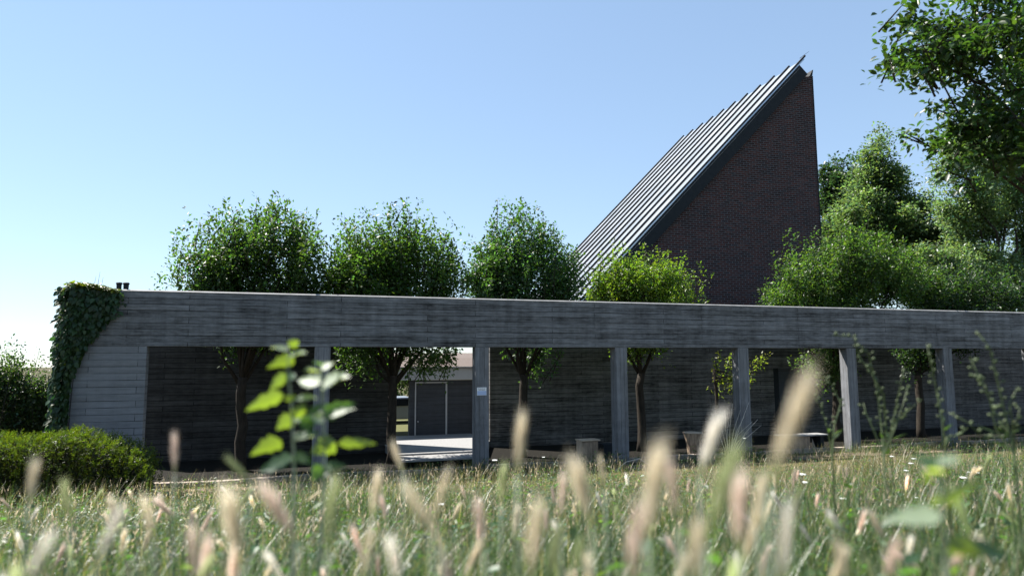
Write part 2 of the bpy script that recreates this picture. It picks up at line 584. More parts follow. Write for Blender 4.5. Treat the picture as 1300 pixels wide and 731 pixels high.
m = MB()
m.box(-14.0, 12.0, 9.0, 40.0, -0.4, -0.19)
tag(m.build("garden_lawn", MAT['lawn']), kind='structure')
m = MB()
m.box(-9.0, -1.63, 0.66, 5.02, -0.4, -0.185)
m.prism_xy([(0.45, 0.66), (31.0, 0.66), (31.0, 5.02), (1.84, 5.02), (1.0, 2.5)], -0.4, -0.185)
tag(m.build("courtyard_ground", MAT['shade_dark']), kind='structure')  # dark sheet, the shade of crowns and walls put into its colour

# ------------------------------------------------------------------ colonnade
S, CW, CD, ZB, ZT = 4.0, 0.367, 0.322, 3.0, 4.23
XL, XR = -9.10, 29.0
colon = tag(empty("colonnade", (XL, 0, -0.2)), "long board-marked grey concrete colonnade with a deep top beam", "colonnade")


def child(o, parent):
    o.parent = parent
    o.matrix_parent_inverse = Matrix.Translation(-Vector(parent.location))
    return o


m = MB()
m.box(XL, XR, 0, CD, ZB, ZT)
beam = child(m.build("beam", MAT['beam'], bevel=0.008), colon)
m = MB()
m.prism_yz([(-0.012, ZT + 0.002), (CD + 0.012, ZT + 0.002), (CD + 0.012, ZT + 0.03), (CD - 0.01, ZT + 0.045), (0.03, ZT + 0.045), (-0.012, ZT + 0.012)], XL - 0.012, XR + 0.012)
cop = child(m.build("coping", MAT['coping']), colon)
m = MB()
m.box(XL, -2 * S + CW, 0.003, CD - 0.003, -0.35, ZB)
child(m.build("end_pier", MAT['pier'], bevel=0.008), colon)
for k in range(-1, 8):
    m = MB()
    m.box(k * S, k * S + CW, 0.003, CD - 0.003, -0.35, ZB)
    o = child(m.build("pillar", MAT['column'], bevel=0.012), colon)

# kerb stones behind the pillars, wavy with age
m = MB()
kx = np.arange(-7.5, 27, 0.5)
for i in range(len(kx) - 1):
    x0, x1 = kx[i] + 0.004, kx[i + 1] - 0.004
    dz0, dz1 = 0.02 * math.sin(kx[i] * 1.3) - 0.09, 0.02 * math.sin(kx[i + 1] * 1.3) - 0.09
    y0 = 0.42 + 0.03 * math.sin(kx[i] * 2.1)
    m.add([(x0, y0, -0.4), (x1, y0, -0.4), (x1, y0 + 0.2, -0.4), (x0, y0 + 0.2, -0.4), (x0, y0, dz0), (x1, y0, dz1), (x1, y0 + 0.2, dz1), (x0, y0 + 0.2, dz0)],
          [(0, 3, 2, 1), (4, 5, 6, 7), (0, 1, 5, 4), (1, 2, 6, 5), (2, 3, 7, 6), (3, 0, 4, 7)])
tag(m.build("kerb", MAT['kerb'], bevel=0.01), kind='structure')

# sign on the pillar right of the courtyard gap
sp = at(611.5, 496.5, -0.004)
sg = tag(empty("notice_sign", (sp[0], 0.0, sp[2])), "small white and blue notice plate on a pillar beside the courtyard gap", "sign")
m = MB()
m.box(-0.125, 0.125, -0.016, -0.001, -0.10, 0.10)
m.build("plate", MAT['white_metal'], sg)
m = MB()
m.box(-0.118, 0.118, -0.0185, -0.0165, -0.094, 0.012)
m.build("blue_field", MAT['blue_plate'], sg)
m = MB()
for z0, w_ in ((0.068, 0.20), (0.036, 0.17)):
    x_ = -w_ / 2
    while x_ < w_ / 2 - 0.01:
        l_ = random.Random(int(x_ * 1e4)).uniform(0.012, 0.03)
        m.box(x_, x_ + l_, -0.0185, -0.0165, z0 - 0.008, z0 + 0.008)
        x_ += l_ + 0.008
m.build("lettering", MAT['ink'], sg)

# two stubby vent pots on top of the left end
for i, (pxl, w_, lab) in enumerate(((151, 0.125, "left one of two stubby dark vent pots standing on the beam's ivy-covered end"),
                                    (160, 0.13, "right one of two stubby dark vent pots standing on the beam's ivy-covered end"))):
    c = at(pxl, 365, 0.16)
    v = tag(empty("vent_pot", (c[0], 0.16, ZT + 0.045)), lab, "vent", "vent pots on the beam")
    m = MB()
    m.tube([(0, 0, 0), (0, 0, 0.11), (0, 0, 0.125)], [w_ * 0.40, w_ * 0.44, w_ * 0.44], 12)
    m.build("pot_body", MAT['dark_metal'], v)
    m = MB()
    m.tube([(0, 0, 0.126), (0, 0, 0.15), (0, 0, 0.165)], [w_ * 0.52, w_ * 0.54, w_ * 0.42], 12)
    m.build("pot_cap", MAT['dark_metal'], v)

# ------------------------------------------------------------------ rear walls, pavilion behind the gap
WY, WH = 5.0, 4.55
m = MB()
m.box(-9.4, -1.46, WY, WY + 0.3, -0.3, WH)
tag(m.build("courtyard_wall", MAT['wall_shaded'], bevel=0.01), "dark board-marked rear wall left of the courtyard gap", "wall")
rw = tag(empty("courtyard_wall", (1.84, WY, -0.2)), "dark board-marked rear wall running right from the courtyard gap", "wall")
m = MB()
m.box(1.84, 13.22, WY, WY + 0.3, -0.3, WH)
m.box(14.45, 31.0, WY, WY + 0.3, -0.3, WH)
m.box(13.22, 14.45, WY + 0.001, WY + 0.299, 2.35, WH - 0.001)
child(m.build("wall_panel", MAT['wall'], bevel=0.0), rw)
m = MB()
m.box(13.225, 13.55, WY + 0.12, WY + 0.17, -0.2, 2.345)
child(m.build("door_frame", MAT['dark_metal']), rw)
m = MB()
m.box(13.56, 14.44, WY + 0.13, WY + 0.18, -0.2, 2.34)
child(m.build("door", MAT['farwall']), rw)

pav = tag(empty("pavilion", (-0.43, 7.5, 0)), "low grey board-marked pavilion with a pale fascia seen through the gap", "pavilion")
m = MB()
m.box(-0.43, 6.5, 7.5, 7.75, -0.3, 1.985)
m.box(6.2, 6.5, 7.751, 12.5, -0.3, 1.985)
child(m.build("wall", MAT['farwall']), pav)
m = MB()
m.box(-6.2, 6.7, 7.32, 12.7, 2.0, 2.42)
child(m.build("fascia", MAT['fascia'], bevel=0.01), pav)
m = MB()
m.box(-6.3, 6.8, 7.26, 12.8, 2.424, 2.47)
child(m.build("roof_edge", MAT['coping'], bevel=0.008), pav)
m = MB()
m.prism_yz([(7.5, 2.475), (12.6, 2.475), (12.6, 3.05), (9.2, 2.80)], -6.1, 6.6)
child(m.build("roof", MAT['rooftop']), pav)
fx = [at(x_, 500, 7.49)[0] for x_ in (527.5, 567)]
m = MB()
m.box(fx[0] - 0.025, fx[0] + 0.02, 7.465, 7.497, 0.05, 1.93)
m.box(fx[0] + 0.021, fx[1] - 0.041, 7.465, 7.497, 1.885, 1.93)
m.box(fx[1] - 0.04, fx[1] + 0.02, 7.465, 7.497, 0.05, 1.93)
child(m.build("door_frame", MAT['fascia'], bevel=0.004), pav)
kp = at(530.5, 535, 7.46)
m = MB()
m.tube([(kp[0], 7.497, kp[2]), (kp[0], 7.45, kp[2]), (kp[0], 7.43, kp[2])], [0.02, 0.03, 0.022], 10)
child(m.build("door_knob", MAT['steel'], smooth=True), pav)
for x_ in (-5.9, -3.2):
    m = MB()
    m.box(x_, x_ + 0.22, 7.5, 7.72, -0.3, 1.99)
    child(m.build("post", MAT['farwall']), pav)

# grey hatchback parked beyond the pavilion opening
car = tag(empty("parked_car", (0.75, 16.2, -0.2)), "grey parked car beyond the pavilion opening, only its flank showing", "car")
prof = [(-2.0, 0.35), (-1.95, 0.72), (-1.75, 0.80), (-1.45, 1.13), (-1.2, 1.20), (0.2, 1.22), (0.85, 0.86), (1.85, 0.72), (2.0, 0.55), (2.0, 0.3), (1.6, 0.2), (-1.6, 0.2)]
m = MB()
m.prism_xz(list(reversed(prof)), -0.8, 0.8)
body = m.build("body", MAT['car_paint'], car, bevel=0.04)
m = MB()
m.prism_xz([(-1.38, 0.82), (-1.2, 1.13), (-0.55, 1.15), (-0.55, 0.82)][::-1], -0.845, -0.806)
m.build("window", MAT['glass_dark'], car)
m = MB()
m.prism_xz([(-0.47, 0.82), (-0.47, 1.15), (0.12, 1.15), (0.6, 0.84)][::-1], -0.845, -0.806)
m.build("window", MAT['glass_dark'], car)
for wx in (-1.25, 1.25):
    for wy in (-0.76, 0.76):
        m = MB()
        m.tube([(wx, wy - 0.1, 0.3), (wx, wy - 0.085, 0.3), (wx, wy + 0.085, 0.3), (wx, wy + 0.1, 0.3)], [0.26, 0.3, 0.3, 0.26], 20)
        wh = m.build("wheel", MAT['rubber'], car)
        m = MB()
        m.tube([(wx, wy - 0.108, 0.3), (wx, wy + 0.108, 0.3)], [0.17, 0.17], 16)
        m.build("rim", MAT['steel'], wh)
for wy in (-0.62, 0.62):
    m = MB()
    m.box(-2.03, -1.94, wy - 0.12, wy + 0.12, 0.58, 0.72)
    m.build("tail_light", MAT['lamp_red'], car)
    m = MB()
    m.box(1.93, 2.02, wy - 0.14, wy + 0.14, 0.5, 0.64)
    m.build("headlight", MAT['white_metal'], car)

# ------------------------------------------------------------------ brick church with the steep roof
CH = tag(empty("church", (19.49, 9.0, -0.2), rad(-3.8)), "dark red brick church with a single steep metal roof rising to a point", "church")
DEP = 11.9
xa, za = -0.41, 16.68                          # where the slope meets the right-hand wall (local, z from -0.2)
xe, ze = -12.6, 4.11
sl = (za - ze) / (xa - xe)
nl = math.hypot(1, sl)
un = np.array([-sl / nl, 1 / nl])              # roof normal in x-z
ud = np.array([1 / nl, sl / nl])               # up the slope
m = MB()
m.prism_xz([(xe, 0), (0, 0), (0, za + 0.06), (-0.10, za + 0.02), (xa, za - 0.02), (xe, ze)], 0, DEP)
m.build("wall", MAT['brick'], CH)
m = MB()
m.prism_xz([(-0.13, za + 0.05), (0.015, za + 0.07), (0.075, za + 0.36), (0.03, za + 0.36)], -0.03, DEP)
m.build("ridge_flashing", MAT['dark_metal'], CH)
m = MB()
m.box(0.003, 0.05, -0.02, 0.06, 0.0, za + 0.06)
m.build("corner_strip", MAT['dark_metal'], CH)


def slab(off0, off1, s0, s1, y0, y1):
    """Box lying on the slope: off = height over the slope line, s = metres along the slope from the top (negative is down)."""
    top = np.array([xa, za])
    q = [top + ud * s0 + un * off0, top + ud * s1 + un * off0, top + ud * s1 + un * off1, top + ud * s0 + un * off1]
    mm = MB()
    mm.prism_xz([tuple(p_) for p_ in q], y0, y1)
    return mm


LS = nl * (xa - xe)
slab(0.004, 0.62, -LS - 0.3, 0.02, -0.22, DEP + 0.2).build("verge_board", MAT['dark_metal'], CH)
roof = slab(0.624, 0.68, -LS - 0.35, 0.42, -0.26, DEP + 0.25).build("roof", MAT['roof_metal'], CH)
for i in range(11):
    yb = -0.22 + i * 1.215
    sb = slab(0.682, 0.765, -LS - 0.35, 0.60, yb - 0.05, yb + 0.05).build("roof_batten", MAT['dark_metal'], roof)
m = slab(0.50, 0.512, -LS - 0.3, -0.1, -0.235, -0.2205)
m.build("drip_edge", MAT['coping'], CH)
m = MB()
tp = np.array([xa, za]) + ud * 0.40 + un * 0.8
m.tube([(tp[0], -0.1, tp[1]), (tp[0] + 0.55, -0.1, tp[1] + 0.42)], [0.012, 0.006], 6)
m.build("lightning_rod", MAT['dark_metal'], CH)


# ------------------------------------------------------------------ trees
def cols(rng, n, c, var=0.25, dry=0.0, hue=0.12):
    c = np.asarray(c, float)
    b = np.exp(rng.normal(0, var, n))[:, None]
    h = rng.normal(0, hue, n)[:, None]
    t = c[None, :] * b * np.concatenate([1 + h * 1.2, 1 + 0 * h, 1 - h], 1)
    return np.clip(t, 0.004, 0.9)


def crown(name, parent, rng, blobs, spires, origin, n_shoots, per, leaf, mat, tint, ry=1.0, Y=None, template=LEAF_SIMPLE, shoot=(0.55, 1.2), spread=0.08, up=0.85,
          droop=0.35, spire_mult=5, hue=0.12, wl_ratio=0.55, shell=2.0, flat=1.0):
    """Leafy shoots filling a set of ellipsoids. blobs: (centre xyz, radii xyz)."""
    vol = np.array([np.prod(b[1]) ** 0.8 for b in blobs])
    vol /= vol.sum()
    P, A, NN = [], [], []
    which = rng.choice(len(blobs), n_shoots, p=vol)
    ends, dirs, lens = [], [], []
    for w_ in which:
        c, r = np.asarray(blobs[w_][0]), np.asarray(blobs[w_][1])
        d = rng.normal(size=3)
        d /= np.linalg.norm(d)
        q = rng.random() ** (1 / (1 + shell))
        e = c + r * d * q * rng.uniform(0.85, 1.1)
        o_ = e - origin
        o_ /= np.linalg.norm(o_) + 1e-6
        dd = o_ * 0.7 + d * 0.5 + np.array([0, 0, up]) + rng.normal(0, 0.3, 3)
        ends.append(e)
        dirs.append(dd / np.linalg.norm(dd))
        lens.append(rng.uniform(*shoot))
    for s_ in spires:
        for k in range(spire_mult):
            e = np.asarray(s_) + rng.normal(0, 0.13, 3) * shoot[1] + np.array([0, 0, -abs(rng.normal(0, 0.32)) * shoot[1] * (k > 0)])
            dd = np.array([0, 0, 1.0]) + rng.normal(0, 0.22, 3)
            ends.append(e)
            dirs.append(dd / np.linalg.norm(dd))
            lens.append(rng.uniform(shoot[0], shoot[1]) * 1.15)
    ends, dirs, lens = np.array(ends), np.array(dirs), np.array(lens)
    ns = len(ends)
    cnt = np.maximum(4, rng.poisson(per, ns))
    idx = np.repeat(np.arange(ns), cnt)
    t = rng.random(len(idx)) ** 0.8
    sp_ = spread * (0.35 + 0.9 * t)
    rj = rng.normal(size=(len(idx), 3)) * sp_[:, None] * np.array([1, 1, flat])
    P = ends[idx] - dirs[idx] * (lens[idx] * t)[:, None] + rj
    A = unit(rj + 1e-6) * 0.8 + dirs[idx] * 0.5 + rng.normal(0, 0.35, (len(idx), 3))
    A[:, 2] -= droop
    NN = np.tile(np.array([[0, 0, 1.0]]), (len(idx), 1)) + rng.normal(0, 0.55, (len(idx), 3))
    ln = leaf * rng.uniform(0.65, 1.25, len(idx))
    shade = np.exp(rng.normal(0, 0.16, ns))[idx][:, None]
    tn = cols(rng, len(idx), tint, 0.22, hue=hue) * shade
    return leaves(name, mat, parent, P, A, NN, ln, ln * wl_ratio, tn, template), (ends, dirs, lens)


def trunk(parent, base, top, r0, r1, limb_targets, rng, mat=None, twigs=None):
    m = MB()
    base, top = np.asarray(base, float), np.asarray(top, float)
    k = 7
    pts, rs = [], []
    for i in range(k):
        t = i / (k - 1)
        q = base + (top - base) * t + np.array([rng.normal(0, 0.025), rng.normal(0, 0.025), 0]) * (0 < i)
        pts.append(q)
        rs.append((r0 + (r1 - r0) * t) * (1.35 if i == 0 else 1))
    m.tube(pts, rs, 12)
    for e in limb_targets:
        e = np.asarray(e, float)
        s = pts[-1] + (pts[-2] - pts[-1]) * rng.uniform(0, 0.9)
        dl = np.linalg.norm(e - s)
        mid = s + (e - s) * 0.42 + np.array([0, 0, -0.07 * dl]) + rng.normal(0, 0.05, 3) * dl
        q2 = s + (e - s) * 0.74 + rng.normal(0, 0.045, 3) * dl
        m.tube([s, mid, q2, e], [r1 * 0.5, r1 * 0.3, r1 * 0.15, r1 * 0.05], 7)
    if twigs is not None:
        ends, dirs, lens = twigs
        for i in rng.choice(len(ends), min(len(ends), 160), replace=False):
            a = ends[i] - dirs[i] * lens[i] * 1.15
            m.tube([a, ends[i] - dirs[i] * lens[i] * 0.5, ends[i]], [r1 * 0.09 + 0.003, r1 * 0.06 + 0.002, 0.002], 4)
    return m.build("trunk", mat or MAT['bark'], parent, smooth=True)


def blob(px, py, rx, ry_, Y, depth=1.7, dy=0.0):
    s = px_m(px, Y)
    c = at(px, py, Y + dy)
    return (c, np.array([rx * s, depth, ry_ * s]))


TY = 2.5
LOW = 405
court = [
    # trunk px, blobs, spires, label, tint
    (307, [(275, 325, 50, 45), (300, 300, 42, 40), (345, 292, 40, 44), (385, 322, 28, 40), (325, 345, 84, 34), (262, 352, 38, 26), (320, 394, 80, 30), (380, 290, 24, 25), (402, 355, 22, 28), (318, 362, 98, 26)],
     [(340, 262), (290, 266), (320, 268), (375, 275), (255, 282), (222, 330), (228, 305), (352, 250), (345, 243), (334, 254), (283, 254), (398, 268), (366, 258), (238, 292), (262, 270), (405, 285), (311, 262), (232, 318)],
     "broad leafy courtyard tree furthest left, its crown topping the beam beside open sky", (0.044, 0.080, 0.025)),
    (497, [(500, 325, 78, 48), (470, 305, 42, 38), (515, 300, 46, 36), (560, 325, 30, 42), (438, 330, 36, 42), (500, 355, 86, 28), (505, 398, 90, 38), (574, 350, 24, 34), (425, 355, 24, 30), (498, 365, 96, 24), (550, 440, 40, 20), (450, 440, 30, 10)],
     [(425, 292), (445, 270), (532, 265), (556, 280), (572, 305), (582, 325), (418, 310), (470, 256), (495, 255), (520, 262), (545, 272), (432, 280), (482, 258), (508, 260), (566, 292), (455, 268)],
     "rounded courtyard tree whose low leaves hang over the courtyard gap", (0.049, 0.088, 0.025)),
    (663, [(660, 335, 58, 46), (652, 300, 32, 42), (684, 305, 28, 36), (712, 335, 18, 38), (622, 330, 30, 42), (660, 394, 62, 28), (690, 440, 22, 8), (605, 350, 18, 36), (722, 360, 16, 24), (660, 366, 80, 24)],
     [(624, 285), (636, 268), (690, 280), (664, 252), (602, 305), (598, 325), (726, 325), (648, 244), (640, 258), (680, 262), (713, 290), (700, 290), (611, 292), (655, 250), (668, 262), (630, 276), (722, 310)],
     "pointed courtyard tree with the tallest crown, left of the church roof's lower edge", (0.045, 0.088, 0.034)),
    (812, [(810, 352, 66, 32), (785, 340, 32, 28), (835, 340, 32, 26), (768, 362, 36, 24), (862, 362, 22, 24), (808, 372, 84, 20), (812, 400, 62, 32)],
     [(790, 306), (812, 306), (845, 314), (878, 334), (752, 330), (778, 312), (828, 312), (858, 325), (885, 350)],
     "low yellow-green courtyard tree growing in front of the church roof and brick gable", (0.090, 0.135, 0.024)),
    (1058, [(1060, 332, 58, 54), (1024, 345, 44, 46), (1100, 328, 52, 56), (1140, 342, 42, 46), (1172, 355, 28, 34), (998, 368, 30, 28), (1068, 368, 96, 24), (1060, 400, 80, 40), (1040, 450, 42, 22)],
     [(1040, 285), (1062, 278), (1095, 276), (1010, 305), (985, 325), (1128, 285), (1150, 300), (975, 350), (1080, 285)],
     "wide courtyard tree overlapping the brick gable's right edge", (0.058, 0.100, 0.030)),
    (1165, [(1205, 358, 40, 34), (1240, 365, 46, 30), (1180, 370, 34, 26), (1210, 405, 70, 34), (1165, 430, 40, 30), (1275, 368, 30, 26)],
     [(1200, 318), (1225, 322), (1250, 330), (1180, 335), (1280, 335)],
     "courtyard tree at the right with its crown low behind the beam", (0.026, 0.050, 0.022)),
]
for ti, (tpx, bl, spi, lab, tint) in enumerate(court):
    rng = np.random.default_rng(100 + ti)
    bx = at(tpx, 460, TY)[0]
    root = tag(empty("courtyard_tree", (bx, TY, -0.2)), lab, "tree", "row of trees in the courtyard")
    fork = np.array([bx + 0.02, TY, 2.25])
    B = [blob(a, b, c, d, TY, 1.25 if d < 30 else 1.55, rng.uniform(-0.25, 0.35)) for a, b, c, d in bl]
    B0 = B
    B = [(c, r_ * np.array([0.86, 0.9, 0.84])) for c, r_ in B0]
    for c, r_ in B0:
        for k in range(5):
            d_ = rng.normal(size=3)
            d_ /= np.linalg.norm(d_)
            B.append((c + r_ * d_ * rng.uniform(0.65, 0.95), np.maximum(r_ * rng.uniform(0.18, 0.36), 0.16)))
    SPI = [at(a, b, TY + rng.uniform(-0.5, 0.5)) for a, b in spi]
    nsh = int(30 * sum((b[1][0] * b[1][1] * b[1][2]) ** 0.75 for b in B)*2.5) + 150
    cr, tw = crown("crown", root, rng, B, SPI, fork, nsh, 30, 0.115, MAT['leaf'], tint)
    cr.matrix_parent_inverse = Matrix.Translation(-Vector(root.location))
    tg = [b[0] + np.array([0, 0, 0.1]) for b in B0]
    tr = trunk(root, (bx + rng.normal(0, 0.05), TY, -0.3), fork, 0.145, 0.12, tg, rng, twigs=tw)
    tr.matrix_parent_inverse = Matrix.Translation(-Vector(root.location))

# young yellow-green tree behind the fourth pillar of the row
rng = np.random.default_rng(140)
bx = at(908, 500, TY)[0]
yt = tag(empty("young_tree", (bx, TY, -0.2)), "thin young tree with sunlit yellow-green leaves hanging beside a pillar", "tree")
B = [blob(924, 468, 24, 24, TY, 0.5), blob(938, 478, 22, 22, TY, 0.5), blob(958, 464, 12, 20, TY, 0.4), blob(922, 494, 16, 6, TY, 0.3), blob(975, 458, 18, 10, TY, 0.4)]
cr, tw = crown("crown", yt, rng, B, [], np.array([bx, TY, 2.2]), 42, 15, 0.10, MAT['leaf'], (0.14, 0.165, 0.028), shoot=(0.25, 0.5), spread=0.07)
cr.matrix_parent_inverse = Matrix.Translation(-Vector(yt.location))
tr = trunk(yt, (bx + 0.04, TY, -0.3), (bx, TY, 2.35), 0.07, 0.05, [b[0] for b in B], rng, twigs=tw)
tr.matrix_parent_inverse = Matrix.Translation(-Vector(yt.location))


def bigtree(name, label, bl, spi, Y, depth, trunk_px, leaf, per, dens, tint, mat, seed, trunk_r=0.3, fork_py=330, group=None, template=LEAF_SIMPLE, shoot=(0.7, 1.6), spread=0.2, spire_mult=6, base=None,
            up=0.35, shell=2.0, flat=0.5, lumps=7):
    rng = np.random.default_rng(seed)
    b0 = at(trunk_px, 400, Y) if base is None else np.asarray(base, float)
    zg = float(gz(b0[0], b0[1]))
    root = tag(empty(name, (b0[0], b0[1], zg)), label, "tree", group)
    B = [blob(a, b, c, d, Y, depth * (0.6 + 0.4 * min(1, c / 50)), rng.uniform(-0.3, 0.3) * depth) for a, b, c, d in bl]
    B0 = B
    if lumps:
        B = [(c, r_ * 0.62) for c, r_ in B0]
        for c, r_ in B0:
            for k in range(lumps):
                d_ = rng.normal(size=3)
                d_ /= np.linalg.norm(d_)
                B.append((c + r_ * d_ * rng.uniform(0.6, 0.95), r_ * rng.uniform(0.22, 0.42)))
    SPI = [at(a, b, Y + rng.uniform(-0.3, 0.3) * depth) for a, b in spi]
    fork = at(trunk_px, fork_py, Y) if base is None else np.array([b0[0], b0[1], zg + 3.2])
    nsh = int(1.5 * dens * sum((b[1][0] * b[1][1] * b[1][2]) ** 0.66 for b in B))
    cr, tw = crown("crown", root, rng, B, SPI, fork, nsh, per, leaf, mat, tint, shoot=shoot, spread=spread, template=template, spire_mult=spire_mult, up=up, shell=shell, flat=flat)
    cr.matrix_parent_inverse = Matrix.Translation(-Vector(root.location))
    tg = [b[0] for b in B0]
    tr = trunk(root, (b0[0], b0[1], zg - 0.2), fork, trunk_r, trunk_r * 0.7, tg, rng, twigs=tw)
    tr.matrix_parent_inverse = Matrix.Translation(-Vector(root.location))
    return root


bigtree("background_tree", "tall pale-green pointed tree rising behind the courtyard, right of the brick gable",
        [(1110, 222, 26, 42), (1112, 275, 55, 52), (1065, 295, 26, 36), (1160, 295, 38, 45), (1090, 335, 60, 46), (1200, 335, 38, 48), (1190, 290, 26, 30), (1150, 335, 50, 50), (1065, 340, 40, 40), (1095, 245, 25, 25), (1140, 255, 26, 32)],
        [(1104, 176), (1122, 190), (1135, 200), (1150, 228), (1088, 208), (1170, 250), (1113, 158), (1113, 166), (1128, 182), (1162, 238), (1182, 248), (1078, 222), (1098, 198), (1145, 215), (1120, 172), (1060, 262), (1215, 285)], 16, 2.6, 1180, 0.22, 34, 34, (0.088, 0.132, 0.064), MAT['leaf_far'], 201,
        0.3, 350, "trees beyond the courtyard", spread=0.26)
bigtree("background_tree", "dark bluish-green rounded tree far behind, against the church's right edge",
        [(1060, 226, 24, 26), (1086, 222, 14, 26), (1048, 245, 14, 30), (1075, 260, 30, 30), (1050, 300, 20, 40), (1100, 300, 40, 50)],
        [(1060, 194), (1072, 196), (1088, 190), (1045, 206)], 34, 3.0, 1075, 0.36, 24, 16, (0.026, 0.050, 0.024), MAT['leaf_far'], 202, 0.4, 330, "trees beyond the courtyard", spread=0.35)
bigtree("background_tree", "airy tree at the right edge with sky showing through its grey-green leaves",
        [(1255, 275, 48, 44), (1285, 230, 36, 60), (1232, 225, 26, 32), (1212, 190, 22, 26), (1275, 340, 44, 44), (1225, 320, 34, 40), (1310, 300, 40, 70), (1240, 165, 40, 40), (1210, 260, 22, 22), (1290, 170, 50, 50), (1225, 360, 40, 40), (1195, 330, 26, 40), (1300, 370, 50, 40)],
        [(1188, 182), (1182, 216), (1205, 170), (1225, 250), (1195, 235), (1200, 280), (1215, 300)], 9, 2.2, 1268, 0.17, 34, 46, (0.105, 0.155, 0.080), MAT['leaf_far'], 203, 0.24, 350, "trees beyond the courtyard",
        spread=0.17, shell=1.2)
bigtree("background_tree", "dense dark tree filling the gap above the beam in the right corner",
        [(1230, 370, 60, 40), (1290, 360, 60, 50), (1180, 375, 40, 30), (1340, 340, 60, 70)], [(1250, 330), (1280, 312)], 14, 2.4, 1290, 0.2, 18, 26, (0.06, 0.098, 0.042), MAT['leaf_far'], 204, 0.3, 400,
        "trees beyond the courtyard")
bigtree("garden_tree", "small bushy tree in the garden beyond the pavilion opening",
        [(505, 488, 26, 20), (480, 480, 30, 22), (520, 470, 40, 16)], [], 24, 2.2, 490, 0.2, 18, 22, (0.06, 0.10, 0.03), MAT['leaf_far'], 205, 0.16, 495)
OY = -12.3
bigtree("overhanging_tree", "near tree overhanging the top right corner with large dark leaves",
        [(1225, 35, 52, 42), (1272, 60, 56, 60), (1182, 28, 36, 30), (1150, 14, 20, 18), (1232, 112, 30, 34), (1270, 150, 42, 46), (1215, 82, 26, 26), (1310, 110, 40, 70), (1142, 58, 16, 7), (1255, 190, 24, 18),
         (1172, 74, 16, 14), (1200, 130, 9, 8), (1290, 10, 60, 50), (1170, 55, 24, 10), (1350, 60, 60, 90), (1240, -60, 100, 50), (1215, 120, 22, 24), (1240, 160, 26, 26), (1200, 60, 40, 30), (1285, 200, 34, 24), (1205, 148, 16, 22), (1218, 182, 22, 20), (1245, 205, 26, 14)],
        [(1132, 62), (1138, 36), (1146, 8)], OY, 0.75, 1420, 0.082, 22, 100, (0.034, 0.064, 0.022), MAT['leaf_near'], 206, 0.14, template=LEAF_OVAL, shoot=(0.2, 0.45), spread=0.085,
        spire_mult=2, base=(6.9, -11.2, 1.2), up=0.0, shell=1.6)

# shrub left of the pier
rng = np.random.default_rng(301)
sb = tag(empty("wild_shrub", (-11.0, 1.6, -0.2)), "loose dark wild shrub against the sky at the left edge", "shrub")
B = [blob(15, 478, 30, 36, 1.6, 0.7), blob(40, 500, 26, 38, 1.6, 0.7), blob(-20, 480, 40, 50, 1.6, 0.8), blob(20, 525, 50, 30, 1.6, 0.8), blob(60, 515, 20, 36, 1.6, 0.6), blob(56, 492, 20, 32, 1.6, 0.5), blob(64, 525, 26, 34, 2.2, 0.6)]
SPI = [at(a, b, 1.6 + rng.uniform(-.3, .3)) for a, b in [(20, 428), (15, 440), (5, 450), (50, 445), (44, 462), (60, 465), (-10, 430), (30, 448)]]
cr, tw = crown("foliage", sb, rng, B, SPI, np.array([-11.0, 1.6, 0.4]), 1100, 20, 0.075, MAT['leaf'], (0.034, 0.058, 0.024), shoot=(0.35, 0.8), spread=0.09, spire_mult=3, shell=1.0)
cr.matrix_parent_inverse = Matrix.Translation(-Vector(sb.location))
m = MB()
for i in rng.choice(len(tw[0]), 130, replace=False):
    e = tw[0][i]
    s0 = np.array([-11.0 + rng.normal(0, 0.5), 1.6 + rng.normal(0, 0.3), -0.25])
    m.tube([s0, s0 + (e - s0) * 0.5 + rng.normal(0, 0.08, 3), e], [0.018, 0.012, 0.004], 5)
st = m.build("stems", MAT['bark'], sb, smooth=True)
st.matrix_parent_inverse = Matrix.Translation(-Vector(sb.location))

# clipped hedge in front of the pier
rng = np.random.default_rng(302)
HX0, HX1, HY0, HY1 = -14.0, -7.02, -2.5, -1.1
hd = tag(empty("hedge", (-9.5, -1.8, float(gz(-9.5, -1.8)))), "low clipped evergreen hedge with feathery bright tips before the ivy-clad pier", "hedge")


def hedge_top(x):
    e = np.clip((HX1 - x) / 1.5, 0, 1)
    return 0.36 + 0.90 * np.sqrt(np.clip(1 - (1 - e) ** 2.2, 0, 1)) + 0.03 * np.sin(x * 5) + 0.03 * np.sin(x * 2.2 + 1)


N = 2600
sx = HX1 - (HX1 - HX0) * rng.random(N) ** 1.15
face = rng.random(N)
top = hedge_top(sx)
zz = np.where(face < 0.5, top, -0.05 + (top + 0.05) * rng.random(N) ** 0.7)
yy = np.where(face < 0.5, rng.uniform(HY0, HY1, N), HY0 + 0.10 * rng.standard_normal(N))
rnd_edge = np.clip((yy - HY0) / 0.35, 0, 1)
zz = np.where(face < 0.5, zz - 0.16 * (1 - rnd_edge) ** 2, zz)
sx = np.maximum(sx, HX0)
dirs = np.stack([0.25 + 0.35 * rng.standard_normal(N), np.where(face < 0.5, -0.15, -0.9) + 0.3 * rng.standard_normal(N), np.where(face < 0.5, 0.8, 0.35) + 0.25 * rng.standard_normal(N)], 1)
dirs = unit(dirs)
ln = rng.uniform(0.16, 0.38, N)
ends = np.stack([sx, yy, zz], 1) + dirs * (0.04 + 0.09 * rng.random(N) ** 2)[:, None]
per = 22
idx = np.repeat(np.arange(N), per)
t = rng.random(len(idx))
sideA = unit(np.cross(dirs, rng.normal(size=(N, 3))))[idx] * np.where(rng.random(len(idx)) < 0.5, -1, 1)[:, None]
P = ends[idx] - dirs[idx] * (ln[idx] * t)[:, None]
